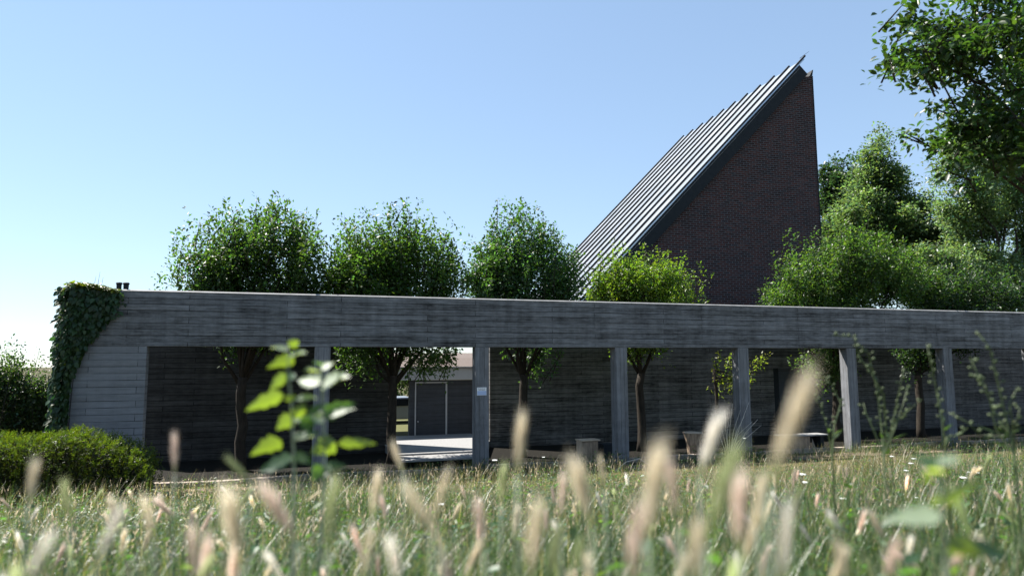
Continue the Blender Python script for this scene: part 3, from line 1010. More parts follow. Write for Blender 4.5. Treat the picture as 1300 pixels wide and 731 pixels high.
A = dirs[idx] * 0.75 + sideA * 0.8 + rng.normal(0, 0.12, (len(idx), 3))
NN = np.cross(dirs[idx], sideA) + rng.normal(0, 0.2, (len(idx), 3)) + np.array([0, 0, 0.4])
lf = 0.062 * rng.uniform(0.6, 1.2, len(idx)) * (0.5 + 0.6 * t)
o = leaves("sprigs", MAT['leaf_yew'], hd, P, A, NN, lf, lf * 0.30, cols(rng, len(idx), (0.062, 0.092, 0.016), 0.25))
o.matrix_parent_inverse = Matrix.Translation(-Vector(hd.location))
m = MB()
for i in range(260):
    x_ = rng.uniform(HX0, HX1 - 0.1)
    y_ = rng.uniform(HY0 + 0.15, HY1)
    h_ = hedge_top(x_) - 0.12
    b_ = np.array([x_ - 0.2, (HY0 + HY1) / 2 + rng.normal(0, 0.2), -0.15])
    m.tube([b_, b_ + (np.array([x_, y_, h_]) - b_) * 0.5 + rng.normal(0, 0.06, 3), (x_, y_, h_)], [0.02, 0.014, 0.005], 5)
o = m.build("branches", MAT['bark'], hd, smooth=True)
o.matrix_parent_inverse = Matrix.Translation(-Vector(hd.location))
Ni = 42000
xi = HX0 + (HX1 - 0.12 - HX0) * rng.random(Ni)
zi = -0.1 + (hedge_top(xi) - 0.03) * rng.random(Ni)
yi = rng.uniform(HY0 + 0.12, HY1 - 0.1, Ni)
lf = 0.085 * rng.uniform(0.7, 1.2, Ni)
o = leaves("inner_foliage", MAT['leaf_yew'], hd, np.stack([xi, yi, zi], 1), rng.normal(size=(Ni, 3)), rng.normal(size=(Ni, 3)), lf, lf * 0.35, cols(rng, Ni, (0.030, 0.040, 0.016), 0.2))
o.matrix_parent_inverse = Matrix.Translation(-Vector(hd.location))

# creeper on the left end of the colonnade
rng = np.random.default_rng(303)
iv = tag(empty("creeper_vine", (-9.1, 0, -0.2)), "dense dark green creeper draped over the left end of the concrete beam", "vine")
poly = [(78, 366), (100, 361), (130, 363), (158, 370), (161, 385), (150, 400), (134, 410), (114, 434), (100, 458), (92, 480), (88, 500), (87, 530), (82, 560), (66, 560), (66, 520), (70, 470), (74, 430), (78, 390)]


def in_poly(x, y, pl):
    ins = np.zeros(len(x), bool)
    j = len(pl) - 1
    for i in range(len(pl)):
        xi_, yi_ = pl[i]
        xj, yj = pl[j]
        c = ((yi_ > y) != (yj > y)) & (x < (xj - xi_) * (y - yi_) / (yj - yi_ + 1e-9) + xi_)
        ins ^= c
        j = i
    return ins


cx_ = rng.uniform(60, 165, 90000)
cy_ = rng.uniform(358, 565, 90000)
ok = in_poly(cx_, cy_, poly)
edge = np.array([(161 - cx_) / 30, ]).ravel()
ok &= rng.random(90000) < np.clip(0.25 + (150 - cx_ - (cy_ - 372) * 0.28) / 35, 0.14, 1)
cx_, cy_ = cx_[ok][:5200], cy_[ok][:5200]
P = np.array([at(a, b, 0.0) for a, b in zip(cx_, cy_)])
n = len(P)
lobe = np.clip((-8.75 - P[:, 0]) / 0.5, 0.0, 1.0)
P[:, 1] = -0.015 - np.abs(rng.normal(0, 0.05, n)) - lobe * rng.random(n) * 0.16
side = P[:, 0] < XL - 0.02
P[:, 1] = np.where(side, rng.uniform(-0.25, 0.42, n), P[:, 1])
A = np.stack([rng.normal(-0.12, 0.35, n) - 0.45 * side, rng.normal(-0.35, 0.2, n), rng.normal(-0.9, 0.25, n)], 1)
NN = np.stack([rng.normal(-0.1, 0.25, n) - 0.3 * side, rng.normal(-0.85, 0.2, n), rng.normal(0.4, 0.25, n)], 1)
ln = 0.125 * rng.uniform(0.6, 1.25, n)
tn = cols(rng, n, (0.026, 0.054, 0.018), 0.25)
# top cushion, sunlight painted in as a brighter yellow-green tint
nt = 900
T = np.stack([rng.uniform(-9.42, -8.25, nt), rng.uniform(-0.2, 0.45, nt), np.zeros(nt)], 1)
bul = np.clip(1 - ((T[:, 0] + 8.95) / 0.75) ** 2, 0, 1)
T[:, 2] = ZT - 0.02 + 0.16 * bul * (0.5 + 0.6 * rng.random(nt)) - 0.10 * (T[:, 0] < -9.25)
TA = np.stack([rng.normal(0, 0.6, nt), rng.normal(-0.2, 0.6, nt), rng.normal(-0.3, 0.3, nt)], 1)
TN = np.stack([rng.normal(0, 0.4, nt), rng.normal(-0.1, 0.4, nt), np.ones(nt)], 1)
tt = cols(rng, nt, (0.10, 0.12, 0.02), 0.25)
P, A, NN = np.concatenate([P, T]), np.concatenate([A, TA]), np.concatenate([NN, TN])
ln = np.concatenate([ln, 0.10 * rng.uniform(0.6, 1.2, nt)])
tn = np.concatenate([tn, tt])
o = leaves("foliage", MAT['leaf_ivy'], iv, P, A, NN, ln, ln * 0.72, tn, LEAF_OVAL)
o.matrix_parent_inverse = Matrix.Translation(-Vector(iv.location))
m = MB()
for i in range(26):
    x0 = rng.uniform(-9.3, -9.08)
    cand = P[:5000][P[:5000, 0] < -8.95]
    e = cand[rng.integers(0, len(cand))]
    m.tube([(x0, -0.02, -0.2), (x0 + 0.3 * (e[0] - x0), -0.025, e[2] * 0.5), (e[0], -0.02, e[2])], [0.010, 0.007, 0.003], 5)
for a, b in [(127, 345), (131, 352), (122, 350)]:
    e = at(a, b, 0.1)
    m.tube([(e[0] - 0.05, 0.1, ZT), (e[0] - 0.02, 0.1, (ZT + e[2]) / 2), e], [0.006, 0.004, 0.002], 5)
o = m.build("stems", MAT['bark'], iv, smooth=True)
o.matrix_parent_inverse = Matrix.Translation(-Vector(iv.location))

# ------------------------------------------------------------------ log seats and bench in the colonnade
s1 = at(735, 557, 0.95)
ls = tag(empty("log_seat", (s1[0] + 0.28, 0.95, -0.27)), "square-hewn log seat with its sunlit side painted pale, left of the middle pillars", "seat")
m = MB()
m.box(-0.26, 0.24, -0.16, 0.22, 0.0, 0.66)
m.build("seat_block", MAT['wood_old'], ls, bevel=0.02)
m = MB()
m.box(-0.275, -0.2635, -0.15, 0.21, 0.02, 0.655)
m.build("cut_or_sunlit_face", MAT['wood_cut_or_sunlit'], ls)  # paler panel paints sunlight onto the block's left side
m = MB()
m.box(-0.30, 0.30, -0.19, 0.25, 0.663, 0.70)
m.build("seat_top", MAT['wood_cut_or_sunlit'], ls, bevel=0.008)
m = MB()
m.box(0.44, 0.95, -0.05, 0.3, -0.02, 0.56)
m.build("side_block", MAT['dark_metal'], ls, bevel=0.02)
s2 = at(880, 552, 0.9)
l2 = tag(empty("log_seat", (s2[0], 0.9, -0.2)), "rough upright log stump flaring at its pale top, near the dry twigs", "seat")
m = MB()
n = 18
rr = np.random.default_rng(9).uniform(0.9, 1.1, n)
ringz = [0.0, 0.3, 0.55, 0.69]
ringr = [0.20, 0.19, 0.235, 0.27]
vs, fs = [], []
for z_, r_ in zip(ringz, ringr):
    for j in range(n):
        th = 2 * math.pi * j / n
        vs.append((r_ * rr[j] * math.cos(th) + 0.05 * (z_ < 0.3), r_ * rr[j] * math.sin(th), z_))
for i in range(3):
    for j in range(n):
        fs.append((i * n + j, i * n + (j + 1) % n, (i + 1) * n + (j + 1) % n, (i + 1) * n + j))
fs.append(tuple(range(n - 1, -1, -1)))
fs.append(tuple(3 * n + j for j in range(n)))
m.add(vs, fs)
m.build("stump", MAT['wood_old'], l2)
m = MB()
m.add([(v_[0] * 1.05, v_[1] * 1.05, 0.693) for v_ in vs[-n:]] + [(v_[0] * 1.02, v_[1] * 1.02, 0.712) for v_ in vs[-n:]],
      [tuple(range(n - 1, -1, -1)), tuple(range(n, 2 * n))] + [(j, (j + 1) % n, n + (j + 1) % n, n + j) for j in range(n)])
m.build("cut_or_sunlit_face", MAT['wood_cut_or_sunlit'], l2)
s3 = at(1018, 548, 0.7)
l3 = tag(empty("bench", (s3[0], 0.7, -0.33)), "low bench with a thin pale seat on a solid block, right of the dry twigs", "bench")
m = MB()
m.box(-0.72, 0.16, -0.16, 0.2, 0.0, 0.622)
m.build("support", MAT['wood_old'], l3, bevel=0.012)
m = MB()
m.box(-0.85, 0.82, -0.22, 0.26, 0.623, 0.665)
m.build("seat", MAT['coping'], l3, bevel=0.008)
m = MB()
m.box(0.55, 0.68, -0.16, 0.2, 0.0, 0.62)
m.build("leg", MAT['dark_metal'], l3)

# dry twig bush and arching dead stems
rng = np.random.default_rng(21)
tb = at(925, 575, -0.35)
td = tag(empty("dry_twig_bush", (tb[0], -0.35, float(gz(tb[0], -0.35)))), "bare pale dry twigs fanning out low before a pillar", "dead shrub")
m = MB()
for a, b in [(951, 510), (940, 520), (945, 528), (955, 535), (962, 532), (930, 512), (920, 520), (938, 545), (905, 530), (950, 548), (915, 540), (966, 540), (925, 535)]:
    e = at(a, b, -0.35 + rng.uniform(-.3, .3)) - np.array([tb[0], -0.35, td.location[2]])
    mid = e * 0.55 + np.array([-0.05, 0, 0.10]) + rng.normal(0, 0.03, 3)
    m.tube([(0, 0, -0.05), mid * 0.5, mid, e], [0.009, 0.008, 0.007, 0.004], 5)
m.build("twigs", MAT['twig'], td, smooth=True)
for i, (pts, lab) in enumerate((([(770, 618), (778, 600), (795, 586), (812, 582), (824, 590), (830, 606)], "dead stem arching over the grass at the foot of a middle pillar, closest to it"),
                                ([(748, 602), (757, 590), (766, 584), (772, 588)], "short dead stem hooked above the grass left of the arching one"),
                                ([(806, 606), (820, 597), (838, 596), (850, 606)], "low dead stem curving above the grass right of the arching one"))):
    b = at(*pts[0], -1.4)
    r_ = tag(empty("dead_stem", tuple(b)), lab, "dead plant", "dead stems by the pillars")
    m = MB()
    q = [at(a, c, -1.4) - b for a, c in pts]
    q[0] = q[0] - np.array([0, 0, 0.25])
    m.tube(q, [0.011] * (len(q) - 1) + [0.005], 6)
    m.build("stem", MAT['twig'], r_, smooth=True)

# ------------------------------------------------------------------ meadow
rng = np.random.default_rng(77)


def wedge(n, d0, d1, pw=1.0, half=0.95):
    d = d0 + (d1 - d0) * rng.random(n) ** pw
    a = rng.uniform(-half, half, n)
    f2 = np.array([math.sin(YAW), math.cos(YAW)])
    r2 = np.array([math.cos(YAW), -math.sin(YAW)])
    p = CAM[:2] + d[:, None] * f2 + (d * a)[:, None] * r2
    return p[:, 0], p[:, 1], d


def patchy(x, y, s, ph=0.0):
    return 0.5 + 0.5 * np.sin(x * s + 1.7 * np.sin(y * s * 0.8 + ph) + ph) * np.sin(y * s * 1.1 + 1.3 * np.sin(x * s * 0.6) + ph * 2)


Bp, Bd, Bh, Bw, Bb, Bt = [], [], [], [], [], []


def grass(n, d0, d1, pw, h0, h1, w0, w1, bendf, tints, weights, half=0.95, ymax=-0.35, thin=None, patch=True):
    x, y, d = wedge(n, d0, d1, pw, half)
    keep = y < ymax
    keep &= ~((x < -7.2) & (y > -2.6))
    keep &= ~((y > -1.2) & (rng.random(n) < 0.6))
    if thin is not None:
        keep &= rng.random(n) < thin(x, y)
    x, y, d = x[keep], y[keep], d[keep]
    n = len(x)
    th = rng.uniform(0, 2 * math.pi, n)
    h = h0 + (h1 - h0) * rng.random(n) ** (1.6 if patch else 1.0)
    if patch:
      h *= 0.5 + 0.95 * patchy(x, y, 1.1, 0.4) * patchy(x, y, 3.1, 1.4)
    Bp.append(np.stack([x, y, gz(x, y) - 0.01], 1))
    Bd.append(np.stack([np.cos(th), np.sin(th), np.zeros(n)], 1))
    Bh.append(h)
    Bw.append(rng.uniform(w0, w1, n))
    Bb.append(h * rng.uniform(0.1, bendf, n))
    wts = np.array(weights, float)
    g_ = patchy(x, y, 0.6, 2.0)
    g_ = np.clip(g_ + 0.25 * rng.standard_normal(n), 0, 1)
    ti = np.clip((g_ * len(tints)).astype(int), 0, len(tints) - 1)
    ti = np.where(rng.random(n) < 0.45, rng.choice(len(tints), n, p=wts / wts.sum()), ti)
    dry_ = (y > -4.5) & (rng.random(n) < np.clip((y + 4.5) / 3.0, 0, 0.75))
    tarr = np.asarray(tints)[ti]
    tarr = np.where(dry_[:, None], np.asarray((0.36, 0.29, 0.19))[None], tarr)
    c = tarr * np.exp(rng.normal(0, 0.25, n))[:, None]
    Bt.append(c)


DRY, TAN, GRN, DGR, BLU = (0.30, 0.25, 0.165), (0.17, 0.142, 0.08), (0.056, 0.096, 0.025), (0.026, 0.052, 0.016), (0.078, 0.118, 0.066)
grass(60000, 2.4, 6.0, 1.2, 0.10, 0.42, 0.003, 0.007, 1.2, [GRN, BLU, DGR, TAN, DRY], [4, 3, 3, 2, 2])
grass(80000, 4.5, 11.0, 1.2, 0.08, 0.26, 0.002, 0.006, 1.2, [DRY, GRN, DGR, BLU, GRN, DGR], [2, 4, 3, 3, 2, 2])
grass(80000, 8.0, 18.5, 1.1, 0.04, 0.16, 0.003, 0.006, 1.3, [DRY, GRN, TAN, DRY, GRN, DRY], [5, 2, 3, 1, 1, 1], 1.0)
tall = lambda x, y: np.clip(1.8 * patchy(x, y, 0.9, 0.7) - 0.75, 0, 1)
grass(24000, 3.0, 8.0, 1.0, 0.28, 0.62, 0.003, 0.007, 0.8, [GRN, DGR, BLU, TAN, GRN], [4, 3, 3, 1, 1], 0.9, thin=tall, patch=False)
grass(20000, 7.0, 15.5, 1.0, 0.24, 0.62, 0.004, 0.007, 0.8, [GRN, TAN, DRY, BLU], [4, 2, 2, 2], 0.95, thin=tall, patch=False)
grass(3500, 9.0, 18.0, 1.0, 0.18, 0.42, 0.003, 0.005, 0.9, [DRY, TAN, GRN], [4, 2, 2], 1.0)
grass(8000, 1.3, 3.2, 1.0, 0.28, 0.60, 0.003, 0.008, 0.8, [GRN, DGR, BLU, DRY, TAN], [4, 3, 3, 2, 2], 0.9, patch=False)
grass(1700, 0.6, 1.4, 1.0, 0.42, 0.61, 0.003, 0.007, 0.45, [GRN, DGR, BLU, DRY], [4, 3, 3, 2], 0.85, patch=False)
grass(420, 0.8, 2.6, 1.0, 0.50, 0.74, 0.004, 0.008, 0.55, [GRN, DGR, BLU, DRY, TAN], [3, 3, 2, 2, 1], 0.85, thin=lambda x, y: np.clip(1.7 * patchy(x, y, 2.6, 1.9) - 0.4, 0.05, 1), patch=False)
grass(300, 0.6, 1.4, 1.0, 0.46, 0.66, 0.006, 0.011, 0.8, [BLU, GRN, DGR, DRY], [3, 3, 2, 1], 0.85, patch=False)
n_ = 9000
xf = rng.uniform(-7.0, 22.0, n_)
xf = np.where(rng.random(n_) < 0.35, rng.choice([-0.6, 0.3, 1.9, 3.0, 5.4, 8.0, 12.3, 14.5, -3.0], n_) + rng.normal(0, 0.45, n_), xf)
yf = -0.35 + rng.normal(0, 0.28, n_)
k_ = yf < 0.02
xf, yf = xf[k_], yf[k_]
n_ = len(xf)
th = rng.uniform(0, 6.28, n_)
hf = 0.14 + 0.46 * rng.random(n_) ** 1.8
Bp.append(np.stack([xf, yf, gz(xf, yf) - 0.01], 1))
Bd.append(np.stack([np.cos(th), np.sin(th), np.zeros(n_)], 1))
Bh.append(hf)
Bw.append(rng.uniform(0.004, 0.010, n_))
Bb.append(hf * rng.uniform(0.1, 1.0, n_))
Bt.append(np.asarray([DRY, GRN, TAN, DGR, BLU])[rng.integers(0, 5, n_)] * np.exp(rng.normal(0, 0.25, n_))[:, None])
gr = blades("meadow_grass", MAT['grass'], None, np.concatenate(Bp), np.concatenate(Bd), np.concatenate(Bh), np.concatenate(Bw), np.concatenate(Bb), np.concatenate(Bt))
tag(gr, "dry and green meadow grass covering the bank before the colonnade", "grass", kind='stuff')

# broad-leaved ground weeds among the grass
Pw, Aw, Nw, Lw, Tw = [], [], [], [], []
nc = 5200
x, y, d = wedge(nc, 2.8, 13.0, 1.3, 0.9)
for i in range(nc):
    if y[i] > -1.0 or (x[i] < -7.0 and y[i] > -2.6):
        continue
    if patchy(x[i], y[i], 0.8, 1.0) < rng.random() * 0.8:
        continue
    k = rng.integers(8, 22)
    hh = rng.uniform(0.12, 0.38)
    zt = rng.random(k)
    q = np.stack([x[i] + rng.normal(0, 0.05, k), y[i] + rng.normal(0, 0.05, k), float(gz(x[i], y[i])) + hh * zt], 1)
    th = rng.uniform(0, 6.28, k)
    Pw.append(q)
    Aw.append(np.stack([np.cos(th), np.sin(th), rng.normal(0.15, 0.3, k)], 1))
    Nw.append(np.stack([rng.normal(0, 0.4, k), rng.normal(0, 0.4, k), np.ones(k)], 1))
    Lw.append(rng.uniform(0.02, 0.05, k))
    Tw.append(cols(rng, k, (0.055, 0.095, 0.040), 0.3))
for i in range(260):
    dw, aw = 0.8 + 3.2 * rng.random(), rng.uniform(-0.85, 0.85)
    cxw = CAM[0] + dw * math.sin(YAW) + dw * aw * math.cos(YAW)
    cyw = CAM[1] + dw * math.cos(YAW) - dw * aw * math.sin(YAW)
    k = rng.integers(5, 14)
    hh = rng.uniform(0.32, 0.54)
    zt = 0.35 + 0.65 * rng.random(k)
    q = np.stack([cxw + rng.normal(0, 0.03, k), cyw + rng.normal(0, 0.03, k), float(gz(cxw, cyw)) + hh * zt], 1)
    th = rng.uniform(0, 6.28, k)
    Pw.append(q)
    Aw.append(np.stack([np.cos(th), np.sin(th), rng.normal(0.2, 0.35, k)], 1))
    Nw.append(np.stack([rng.normal(0, 0.4, k), rng.normal(0, 0.4, k), np.ones(k)], 1))
    Lw.append(rng.uniform(0.02, 0.05, k))
    Tw.append(cols(rng, k, (0.055, 0.095, 0.038), 0.3))
for i in range(420):
    cxw = rng.choice([-6.6, -3.2, -0.9, 0.2, 2.4, 3.2, 6.0, 7.8, 12.6, 13.5, 16.0]) + rng.normal(0, 0.6)
    cyw = -0.4 - abs(rng.normal(0, 0.35))
    if cxw < -6.9:
        continue
    k = rng.integers(10, 26)
    hh = rng.uniform(0.15, 0.5)
    q = np.stack([cxw + rng.normal(0, 0.05, k), cyw + rng.normal(0, 0.05, k), float(gz(cxw, cyw)) + hh * rng.random(k)], 1)
    th = rng.uniform(0, 6.28, k)
    Pw.append(q)
    Aw.append(np.stack([np.cos(th), np.sin(th), rng.normal(0.1, 0.35, k)], 1))
    Nw.append(np.stack([rng.normal(0, 0.4, k), rng.normal(0, 0.4, k), np.ones(k)], 1))
    Lw.append(rng.uniform(0.03, 0.08, k))
    Tw.append(cols(rng, k, (0.06, 0.095, 0.035), 0.3))
Lw = np.concatenate(Lw)
wd = leaves("meadow_weeds", MAT['leaf'], None, np.concatenate(Pw), np.concatenate(Aw), np.concatenate(Nw), Lw, Lw * 0.55, np.concatenate(Tw), LEAF_OVAL)
tag(wd, "small broad-leaved weeds scattered through the meadow grass", "weeds", kind='stuff')

pass
# seed heads of the middle distance: dry panicles on thin stalks, nobody could count them
Ps, As, Ns, Ls, Ts = [], [], [], [], []
x, y, d = wedge(1800, 3.0, 14.0, 1.2, 0.9)
k_ = (y < -0.8) & ~((x < -7.0) & (y > -2.6))
x, y, d = x[k_], y[k_], d[k_]
for i in range(len(x)):
    hh = rng.uniform(0.22, 0.5)
    b = np.array([x[i], y[i], float(gz(x[i], y[i]))])
    lean = np.array([rng.normal(0, 0.25), rng.normal(0, 0.25), 1.0])
    lean /= np.linalg.norm(lean)
    Ps.append(b[None])
    As.append(lean[None])
    Ns.append(rng.normal(size=(1, 3)))
    Ls.append([[hh, 0.0035]])
    Ts.append([[0.16, 0.14, 0.08]])
    for k in range(7):
        th = rng.uniform(0, 6.28)
        Ps.append((b + lean * (hh * (0.80 + 0.03 * k)))[None])
        As.append((lean + 0.35 * np.array([math.cos(th), math.sin(th), 0]))[None])
        Ns.append(rng.normal(size=(1, 3)))
        Ls.append([[0.028, 0.007]])
        Ts.append(np.clip(np.array([[0.42, 0.35, 0.25]]) * math.exp(rng.normal(0, 0.2)), 0, 0.8))
Ls = np.concatenate([np.asarray(q) for q in Ls])
sh = leaves("seed_stalks", MAT['straw'], None, np.concatenate(Ps), np.concatenate(As), np.concatenate(Ns), Ls[:, 0], Ls[:, 1], np.concatenate([np.asarray(q) for q in Ts]))
tag(sh, "dry seed stalks standing among the meadow grass", "grass", kind='stuff')


# ------------------------------------------------------------------ wall barley in the foreground
def barley_head(seed, tint):
    """Head along +z from 0 to 1: plump grains in rows and a fan of long awns."""
    rg = np.random.default_rng(seed)
    P, A, N, L, Wd, T = [], [], [], [], [], []
    rows = 14
    for i in range(rows):
        t = i / rows
        for j in range(5):
            th = j * 2 * math.pi / 5 + i * 0.6 + rg.normal(0, 0.15)
            o_ = np.array([math.cos(th), math.sin(th), 0])
            r_ = 0.040 * math.sin(math.pi * (0.15 + 0.75 * t)) + 0.014
            base = np.array([0, 0, 0.02 + 0.72 * t]) + o_ * r_ * 0.5
            P.append(base)
            A.append(o_ * 0.35 + np.array([0, 0, 1.0]))
            N.append(o_ + rg.normal(0, 0.2, 3))
            L.append(0.17)
            Wd.append(0.055)
            T.append((np.array(tint) * (0.35 + 0.65 * t) + np.array((0.27, 0.33, 0.14)) * (0.65 - 0.65 * t)) * math.exp(rg.normal(0, 0.15)))
            for k in range(4):
                P.append(base + np.array([0, 0, 0.12]) + o_ * 0.03)
                A.append(o_ * rg.uniform(0.03, 0.42) + np.array([0, 0, 1.0]) + rg.normal(0, 0.05, 3))
                N.append(rg.normal(size=3))
                L.append(rg.uniform(0.35, 0.62))
                Wd.append(0.014)
                T.append(np.array(tint) * np.array([1.15, 1.15, 1.2]) * math.exp(rg.normal(0, 0.1)))
    tmp = leaves("seed_head", MAT['straw'], None, np.array(P), np.array(A), np.array(N), np.array(L), np.array(Wd), np.clip(np.array(T), 0, 0.85))
    return tmp


def orient(o, base, tip):
    d = np.asarray(tip) - np.asarray(base)
    L = float(np.linalg.norm(d))
    q = Vector(d / L).to_track_quat('Z', 'Y')
    o.location = Vector(base)
    o.rotation_mode = 'QUATERNION'
    o.rotation_quaternion = q
    wf = 0.42 + 0.3 * random.Random(int(L * 1e6)).random()
    o.scale = (L * wf, L * wf, L)


HEADS = {}
for nm, tint in (('tan', (0.60, 0.54, 0.41)), ('pink', (0.62, 0.52, 0.44)), ('white', (0.66, 0.63, 0.56)), ('green', (0.36, 0.40, 0.21))):
    HEADS[nm] = [barley_head(500 + i, tint) for i in range(3)]
barley = [
    # base px, tip px, depth, tint, label
    (657, 604, 662, 534, 0.78, 'tan', "upright fluffy barley head in front of the dark wall right of the signed pillar"),
    (975, 618, 1022, 492, 0.46, 'tan', "largest blurred barley head, leaning right and rising highest of all"),
    (222, 602, 221, 556, 1.05, 'pink', "small reddish barley head alone against the dark wall right of the hedge"),
    (888, 606, 912, 534, 0.85, 'white', "spiky whitish barley head standing before the bare dry twigs"),
    (560, 690, 520, 624, 0.62, 'tan', "plump barley head leaning left below the courtyard gap"),
    (548, 668, 566, 606, 0.72, 'tan', "barley head leaning right that crosses a left-leaning one below the gap"),
    (416, 700, 424, 618, 0.66, 'green', "upright greenish barley head beneath the poplar sapling's right stem"),
    (378, 690, 338, 622, 0.72, 'pink', "pinkish barley head leaning left beneath the poplar sapling"),
    (306, 722, 290, 632, 0.62, 'tan', "tall narrow barley head left of the poplar sapling's foot"),
    (672, 741, 682, 650, 0.52, 'tan', "broad golden barley head at the bottom edge left of centre"),
    (800, 742, 812, 650, 0.44, 'pink', "thick rosy barley head at the bottom edge right of centre"),
    (822, 690, 836, 578, 0.55, 'tan', "long pale barley head straight up under the middle log seat"),
    (862, 668, 850, 592, 0.64, 'pink', "rosy barley head leaning slightly left, under the log stump"),
    (896, 690, 930, 580, 0.52, 'green', "green-tinged barley head leaning right beneath the dry twigs"),
    (940, 704, 938, 612, 0.56, 'pink', "upright rosy barley head beneath the pillar right of the dry twigs"),
    (992, 752, 1000, 650, 0.5, 'white', "bright white barley head low at the bottom, right of the rosy ones"),
    (752, 668, 730, 590, 0.7, 'tan', "straw barley head leaning left under the hewn log seat"),
    (768, 622, 762, 584, 1.1, 'tan', "slim distant barley head under the hewn log seat"),
    (472, 660, 480, 606, 0.95, 'tan', "slim barley head under the right end of the sapling's lowest leaf"),
    (318, 612, 292, 584, 0.9, 'green', "bent green barley head left of the poplar sapling's low leaves"),
    (36, 640, 44, 590, 0.95, 'tan', "straw barley head near the left edge under the hedge"),
    (712, 660, 715, 610, 0.95, 'pink', "small rosy barley head below the kerb strip, near centre"),
    (512, 600, 500, 566, 1.1, 'tan', "thin barley head rising beside the trunk at the gap's left side"),
    (120, 722, 150, 652, 0.6, 'white', "pale barley head sagging right at the lower left"),
    (615, 700, 606, 640, 0.75, 'pink', "rosy barley head between the crossed pair and the golden one"),
    (960, 668, 968, 610, 0.8, 'tan', "straw barley head just left of the largest blurred one's stem"),
    (1075, 745, 1062, 690, 0.6, 'tan', "short barley head at the bottom edge under the tall mustard stems"),
    (30, 742, 62, 684, 0.55, 'white', "pale arching barley head in the bottom left corner"),
    (196, 690, 184, 640, 0.8, 'tan', "thin straw barley head between the hedge's end and the bottom left corner"),
    (250, 742, 244, 676, 0.6, 'pink', "rosy barley head at the bottom edge left of the tall narrow one"),
    (458, 742, 470, 680, 0.62, 'tan', "straw barley head at the bottom edge right of the greenish upright one"),
    (508, 745, 496, 690, 0.66, 'white', "whitish barley head at the bottom edge below the left-leaning plump one"),
    (636, 640, 640, 596, 1.0, 'green', "thin green barley head close under the signed pillar's foot"),
    (726, 745, 736, 690, 0.6, 'green', "green barley head at the bottom edge between the golden and thick rosy ones"),
    (880, 745, 886, 668, 0.5, 'tan', "long straw barley head at the bottom edge right of the thick rosy one"),
    (1122, 742, 1138, 690, 0.7, 'pink', "rosy barley head at the bottom edge left of the blurred close sapling"),
    (90, 668, 82, 618, 0.9, 'green', "slim green barley head under the middle of the hedge"),
]
heads_src = []
for v_ in HEADS.values():
    for o in v_:
        me_ = o.data
        co = np.empty(len(me_.vertices) * 3, np.float32)
        me_.vertices.foreach_get("co", co)
        tc = np.empty(len(me_.vertices) * 4, np.float32)
        me_.color_attributes["tint"].data.foreach_get("color", tc)
        lv = np.empty(len(me_.loops), np.int32)
        me_.loops.foreach_get("vertex_index", lv)
        heads_src.append((co.reshape(-1, 3), tc.reshape(-1, 4)[:, :3], lv))
rg = np.random.default_rng(88)
mv, mt, ml, nv = [], [], [], 0
sb_, sd_, sh_ = [], [], []
for i in range(230):
    dd_ = 0.75 + 2.6 * rg.random() ** 1.3
    aa_ = rg.uniform(-0.85, 0.85)
    x_, y_ = CAM[0] + dd_ * math.sin(YAW) + dd_ * aa_ * math.cos(YAW), CAM[1] + dd_ * math.cos(YAW) - dd_ * aa_ * math.sin(YAW)
    zg_ = float(gz(x_, y_))
    hh_ = rg.uniform(0.34, 0.54)
    ax_ = unit(np.array([rg.normal(0, 0.45), rg.normal(0, 0.45), 1.0]))
    s_ = unit(np.cross(ax_, rg.normal(size=3)))
    t_ = np.cross(ax_, s_)
    co, tc, lv = heads_src[rg.integers(0, len(heads_src))]
    L_ = rg.uniform(0.045, 0.075)
    wf_ = rg.uniform(0.4, 0.75)
    b_ = np.array([x_, y_, zg_ + hh_])
    mv.append(b_ + L_ * (co[:, 0:1] * s_ * wf_ + co[:, 1:2] * t_ * wf_ + co[:, 2:3] * ax_))
    mt.append(tc * math.exp(rg.normal(0, 0.2)))
    ml.append(lv + nv)
    nv += len(co)
    sb_.append((x_ - 0.25 * hh_ * ax_[0], y_ - 0.25 * hh_ * ax_[1], zg_ - 0.01))
    sd_.append((b_ - np.array(sb_[-1])))
    sh_.append(hh_)
ml = np.concatenate(ml)
mass = np_mesh("barley_mass", np.concatenate(mv), ml, np.arange(0, len(ml), 3), np.full(len(ml) // 3, 3), MAT['straw'], None, np.concatenate(mt))
tag(mass, "blurred mass of low barley heads among the nearest grass", "barley", kind='stuff')
sd_ = np.array(sd_)
sl_ = np.linalg.norm(sd_, axis=1)
stk = leaves("barley_mass_stalks", MAT['grass'], None, np.array(sb_), sd_, rg.normal(size=sd_.shape), sl_, np.full(len(sl_), 0.0045), cols(rg, len(sl_), (0.09, 0.13, 0.05), 0.2), (np.array([(0, -.5, 0), (1, -.3, 0), (1, .3, 0), (0, .5, 0)]), [(0, 1, 2, 3)]))
tag(stk, "thin stalks of the low barley among the nearest grass", "barley", kind='stuff')
used = {}
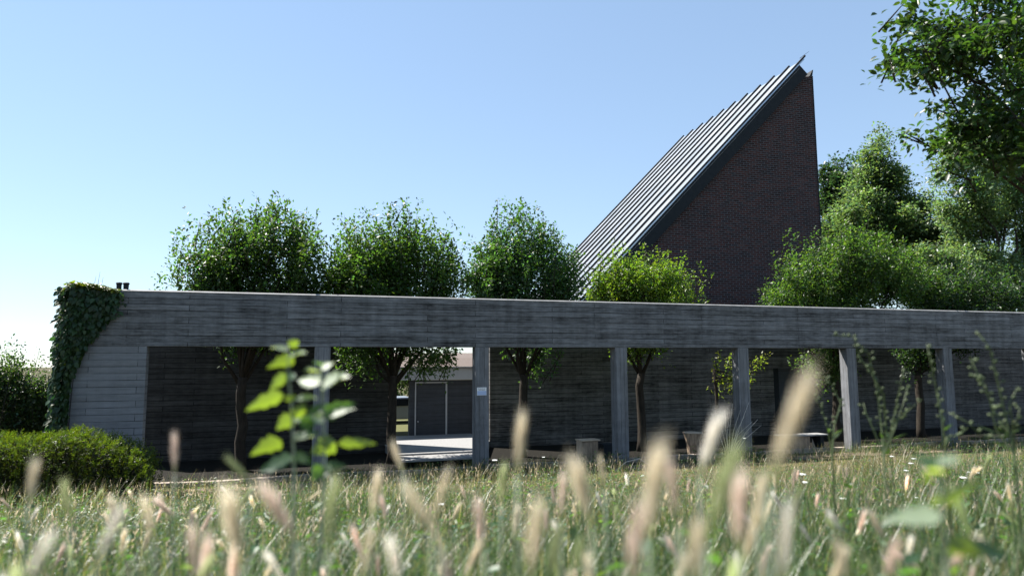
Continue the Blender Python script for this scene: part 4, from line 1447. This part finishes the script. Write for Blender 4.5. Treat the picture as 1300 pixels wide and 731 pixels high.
for i, (bx_, by_, tx_, ty_, dd, tn_, lab) in enumerate(barley):
    hb, ht = atd(bx_, by_, dd), atd(tx_, ty_, dd * random.Random(i).uniform(0.97, 1.05))
    foot = np.array([hb[0], hb[1], 0.0]) - 0.35 * np.array([ht[0] - hb[0], ht[1] - hb[1], 0])
    foot[2] = float(gz(foot[0], foot[1]))
    root = tag(empty("barley_stalk", tuple(foot)), lab, "barley", "wall barley in the foreground")
    v_ = HEADS[tn_]
    c_ = used.get(tn_, 0)
    src = v_[c_ % len(v_)]
    o = src if c_ < len(v_) else src.copy()
    if c_ >= len(v_):
        COL.objects.link(o)
    used[tn_] = c_ + 1
    orient(o, hb - foot, ht - foot)
    o.parent = root
    m = MB()
    q = hb - foot
    m.tube([(0, 0, -0.02), q * 0.5 - np.array([0.0, 0, 0.0]) + 0.02 * np.array([q[1], -q[0], 0]), q * 0.85, q], [0.0017, 0.0015, 0.0012, 0.0012], 5)
    m.build("stem", MAT['stem'], root, smooth=True)
for tn_, v_ in HEADS.items():
    for k, o in enumerate(v_):
        if o.parent is None:
            bpy.data.objects.remove(o)


# ------------------------------------------------------------------ poplar saplings
def leaf_on(root, base, tip, wid, normal, tint, org, template=LEAF_LOBED):
    base, tip = np.asarray(base), np.asarray(tip)
    L = np.linalg.norm(tip - base)
    o = leaves("leaf", MAT['leaf_poplar'], root, (base - org)[None], (tip - base)[None], np.asarray(normal)[None], [L], [wid], np.asarray(tint)[None], template)
    return o


def sapling(label, stems, lf, dist, dark=1.0, r=0.0032):
    f0 = atd(stems[0][0][0], stems[0][0][1], dist)
    gfoot = np.array([f0[0], f0[1], float(gz(f0[0], f0[1]))])
    root = tag(empty("poplar_sapling", tuple(gfoot)), label, "sapling")
    rg = np.random.default_rng(len(lf))
    view = unit(CAM - f0)
    half = unit(view + SUN_DIR)
    for st in stems:
        q = [atd(a, b, dist) - gfoot for a, b in st]
        q = [np.array([q[0][0] * 0.6, q[0][1] * 0.6, -0.02])] + q
        m = MB()
        m.tube(q, list(np.linspace(r, r * 0.35, len(q))), 7)
        m.build("stem", MAT['stem'], root, smooth=True)
    for (bx_, by_, tx_, ty_, wpx, ty) in lf:
        dz = rg.uniform(-0.03, 0.03) * dist
        b, t_ = atd(bx_, by_, dist), atd(tx_, ty_, dist + dz)
        ax = unit(t_ - b)
        wid = wpx * dist / FPX
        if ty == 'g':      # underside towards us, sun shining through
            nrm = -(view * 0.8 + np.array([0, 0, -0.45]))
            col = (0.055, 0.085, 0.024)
        elif ty == 'w':    # felted upper face turned to mirror the sun, glint painted into a paler tint
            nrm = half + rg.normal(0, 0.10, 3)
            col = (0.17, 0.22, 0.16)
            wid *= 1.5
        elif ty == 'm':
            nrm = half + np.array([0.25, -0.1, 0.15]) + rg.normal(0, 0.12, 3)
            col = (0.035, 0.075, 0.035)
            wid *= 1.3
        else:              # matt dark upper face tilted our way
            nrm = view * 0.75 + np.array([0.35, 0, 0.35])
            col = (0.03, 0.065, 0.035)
        m = MB()
        sgn = b - gfoot
        leaf_on(root, b, t_, wid, nrm, col, gfoot)
    return root




def c2(x_, y_):
    return 290 + x_ / 3.657, 420 + y_ / 3.657


LF = []
for (a, b, c, d, w_, ty) in [
    (283, 75, 328, 38, 36, 'g'), (272, 90, 196, 68, 26, 'w'), (280, 120, 356, 92, 28, 'w'), (305, 126, 184, 166, 52, 'g'), (276, 200, 188, 272, 46, 'g'), (282, 230, 304, 186, 26, 'm'),
    (256, 292, 74, 366, 60, 'g'), (318, 318, 412, 302, 30, 'w'), (262, 322, 322, 298, 28, 'g'), (300, 400, 222, 452, 62, 'g'), (302, 405, 362, 330, 48, 'g'), (330, 440, 422, 404, 56, 'd'), (372, 392, 440, 340, 40, 'd'),
    (300, 425, 372, 388, 22, 'w'), (296, 500, 400, 478, 34, 'w'), (300, 488, 430, 470, 40, 'd'), (246, 508, 108, 566, 70, 'g'), (300, 590, 128, 650, 70, 'd'), (300, 575, 392, 610, 50, 'd'),
    (430, 160, 398, 136, 30, 'm'), (424, 190, 356, 172, 34, 'w'), (436, 180, 488, 138, 34, 'w'), (434, 262, 548, 192, 66, 'w'), (424, 246, 312, 220, 46, 'w'), (405, 240, 430, 255, 26, 'g'),
    (430, 395, 592, 330, 64, 'd'), (470, 396, 588, 352, 26, 'w'), (436, 400, 424, 370, 40, 'w'), (508, 524, 694, 516, 44, 'g'), (498, 520, 384, 560, 84, 'g'), (440, 628, 390, 690, 60, 'd'), (440, 650, 540, 620, 60, 'd'),
    (440, 430, 372, 380, 44, 'd'), (300, 330, 352, 300, 20, 'm'), (430, 505, 500, 512, 18, 'w')]:
    p0, p1 = c2(a, b), c2(c, d)
    LF.append((p0[0], p0[1], p1[0], p1[1], w_ * 1.4 / 3.657, ty))
sapling("two-stemmed white poplar sapling with translucent yellow-green leaves before the left wall",
        [[c2(x_, y_) for x_, y_ in [(305, 760), (303, 560), (296, 420), (288, 300), (278, 190), (276, 66)]], [c2(x_, y_) for x_, y_ in [(440, 760), (446, 560), (440, 400), (434, 260), (430, 140)]]], LF, 1.25)
sapling("heavily blurred close sapling with few pale leaves at the lower right",
        [[(1205, 760), (1200, 690), (1195, 630), (1192, 588)]],
        [(1192, 592, 1158, 578, 20, 'm'), (1192, 590, 1222, 576, 20, 'w'), (1192, 600, 1172, 592, 18, 'w'), (1192, 596, 1168, 610, 18, 'g'), (1196, 640, 1244, 606, 18, 'g'), (1196, 655, 1118, 658, 26, 'w'), (1200, 690, 1252, 700, 34, 'g'), (1215, 690, 1290, 706, 36, 'd'),
         (1196, 632, 1178, 640, 12, 'g')], 0.72, r=0.0035)


# ------------------------------------------------------------------ tall mustard stems at the right
def weed(label, foot_px, stems, dist, seed):
    rg = np.random.default_rng(seed)
    f = atd(*foot_px, dist)
    foot = np.array([f[0], f[1], float(gz(f[0], f[1]))])
    root = tag(empty("mustard_plant", tuple(foot)), label, "wild plant", "tall flowering weeds at the right")
    ms, P, A, N, L, T = MB(), [], [], [], [], []
    for st in stems:
        q = [atd(a, b, dist + rg.normal(0, 0.03)) - foot for a, b in [foot_px] + st]
        q = [np.array([q[0][0], q[0][1], -0.02])] + q
        ms.tube(q, list(np.linspace(0.0035, 0.0012, len(q))), 5)
        # smooth walk along the outer two thirds, buds alternating
        seg = [(q[i], q[i + 1]) for i in range(2, len(q) - 1)] or [(q[-2], q[-1])]
        tot = sum(np.linalg.norm(b - a) for a, b in seg)
        nb = max(3, int(tot / 0.022))
        for k in range(nb):
            s_ = tot * (k + 0.5) / nb
            for a, b in seg:
                l_ = np.linalg.norm(b - a)
                if s_ <= l_:
                    break
                s_ -= l_
            pnt = a + (b - a) * min(1, s_ / l_)
            th = rg.uniform(0, 6.28)
            o_ = np.array([math.cos(th), math.sin(th), 0.4])
            e = pnt + o_ * rg.uniform(0.006, 0.014)
            ms.tube([pnt, e], [0.0008, 0.0008], 4)
            r_ = rg.uniform(0.0035, 0.0062)
            ms.tube([e - o_ * r_, e - o_ * r_ * 0.3, e + o_ * r_ * 0.5, e + o_ * r_], [r_ * 0.4, r_, r_ * 0.8, r_ * 0.2], 6)
        for k in range(2):
            a, b = q[1], q[2]
            pnt = a + (b - a) * rg.random()
            th = rg.uniform(0, 6.28)
            P.append(pnt)
            A.append((math.cos(th), math.sin(th), 0.5))
            N.append((rg.normal(0, .3), rg.normal(0, .3), 1))
            L.append(rg.uniform(0.03, 0.07))
            T.append((0.045, 0.075, 0.03))
    ms.build("stems", MAT['weed_stem'], root, smooth=True)
    L = np.array(L)
    leaves("foliage", MAT['leaf'], root, np.array(P), np.array(A), np.array(N), L, L * 0.16, np.array(T))


MAT['weed_stem'] = leaf_mat("weed_stem", 0.5, 0.4, 0.25, (1.4, 1.5, 0.7))
# weed stems carry no tint attribute: give the material its own colour
_nt = MAT['weed_stem'].node_tree
for nd in list(_nt.nodes):
    if nd.type == 'ATTRIBUTE':
        rgb = _nt.nodes.new('ShaderNodeRGB')
        rgb.outputs[0].default_value = (0.085, 0.115, 0.05, 1)
        for l_ in list(nd.outputs[0].links):
            _nt.links.new(rgb.outputs[0], l_.to_socket)


def c8(x_, y_):
    return 1040 + x_ / 3.654, 380 + y_ / 3.654


weed("branching weed with arched budding stems in front of the two right-hand pillars", c8(300, 730),
     [[c8(*q) for q in s] for s in ([(310, 600), (300, 440), (240, 340), (185, 262), (160, 175), (65, 165)], [(330, 620), (362, 470), (392, 318)], [(345, 580), (400, 525), (478, 462)], [(350, 600), (392, 480), (412, 395)],
                                    [(290, 600), (270, 420), (230, 255), (185, 210)], [(260, 620), (215, 520), (205, 480)])], 2.2, 1)
weed("short weed with a few budding stems leftmost of the tall weeds", c8(60, 720), [[c8(*q) for q in s] for s in ([(40, 600), (10, 500), (-30, 440)], [(70, 590), (100, 480), (60, 400), (35, 360)], [(60, 620), (80, 540)])], 2.5, 2)
weed("single slender beaded weed spike before the rightmost full pillar", c8(585, 700), [[c8(*q) for q in s] for s in ([(572, 560), (548, 440), (524, 320), (500, 205)], [(590, 640), (640, 630), (690, 595)])], 2.0, 3)
weed("tallest branching weed reaching over the beam at the right edge", c8(905, 720),
     [[c8(*q) for q in s] for s in ([(880, 620), (800, 500), (770, 390), (712, 352)], [(870, 560), (832, 400), (792, 225), (728, 145)], [(900, 590), (882, 480), (922, 405)], [(850, 640), (760, 640), (690, 570), (600, 525)],
                                    [(905, 610), (935, 490)], [(820, 600), (790, 460), (700, 270)])], 1.9, 4)

# white yarrow heads scattered in the right-hand grass
yarrow_px = [(1022, 612), (1018, 602), (1156, 588), (1160, 582), (1126, 634), (1164, 636), (1230, 599), (1222, 606), (1070, 640), (1150, 597), (1240, 600), (945, 556), (690, 580), (1132, 579), (628, 584), (560, 640)]
ymesh = None
for i, (a, b) in enumerate(yarrow_px):
    dd = 4.2 + (i * 37 % 11) * 0.12 + (2.2 if b < 600 else 0.0) - (1.2 if b > 640 else 0)
    top = atd(a, b, dd)
    zg = float(gz(top[0], top[1]))
    hgt = max(0.18, top[2] - zg)
    root = tag(empty("yarrow", (top[0], top[1], zg)), "flat white flower head on a thin stem in the meadow grass", "wildflower", "white wildflowers in the meadow")
    if ymesh is None:
        m = MB()
        rg = random.Random(4)
        for k in range(26):
            r_, th = 0.026 * math.sqrt(rg.random()), rg.uniform(0, 6.28)
            x_, y_ = r_ * math.cos(th), r_ * math.sin(th)
            m.tube([(x_, y_, -0.003), (x_, y_, 0.002), (x_, y_, 0.005)], [0.003, 0.0055, 0.002], 6)
        fl = m.build("flower_head", MAT['petal'], root)
        ymesh = fl
    else:
        fl = ymesh.copy()
        COL.objects.link(fl)
        fl.parent = root
    fl.location = (0, 0, hgt)
    fl.scale = (0.72 + 0.25 * math.sin(i),) * 3
    m = MB()
    m.tube([(0.01, 0, -0.02), (0.0, 0.004, hgt * 0.5), (0, 0, hgt - 0.02)], [0.002, 0.0017, 0.0015], 5)
    for k in range(5):
        th = k * 1.257
        m.tube([(0, 0, hgt - 0.02), (0.013 * math.cos(th), 0.013 * math.sin(th), hgt - 0.003)], [0.0008, 0.0008], 4)
    m.build("stem", MAT['weed_stem'], root)
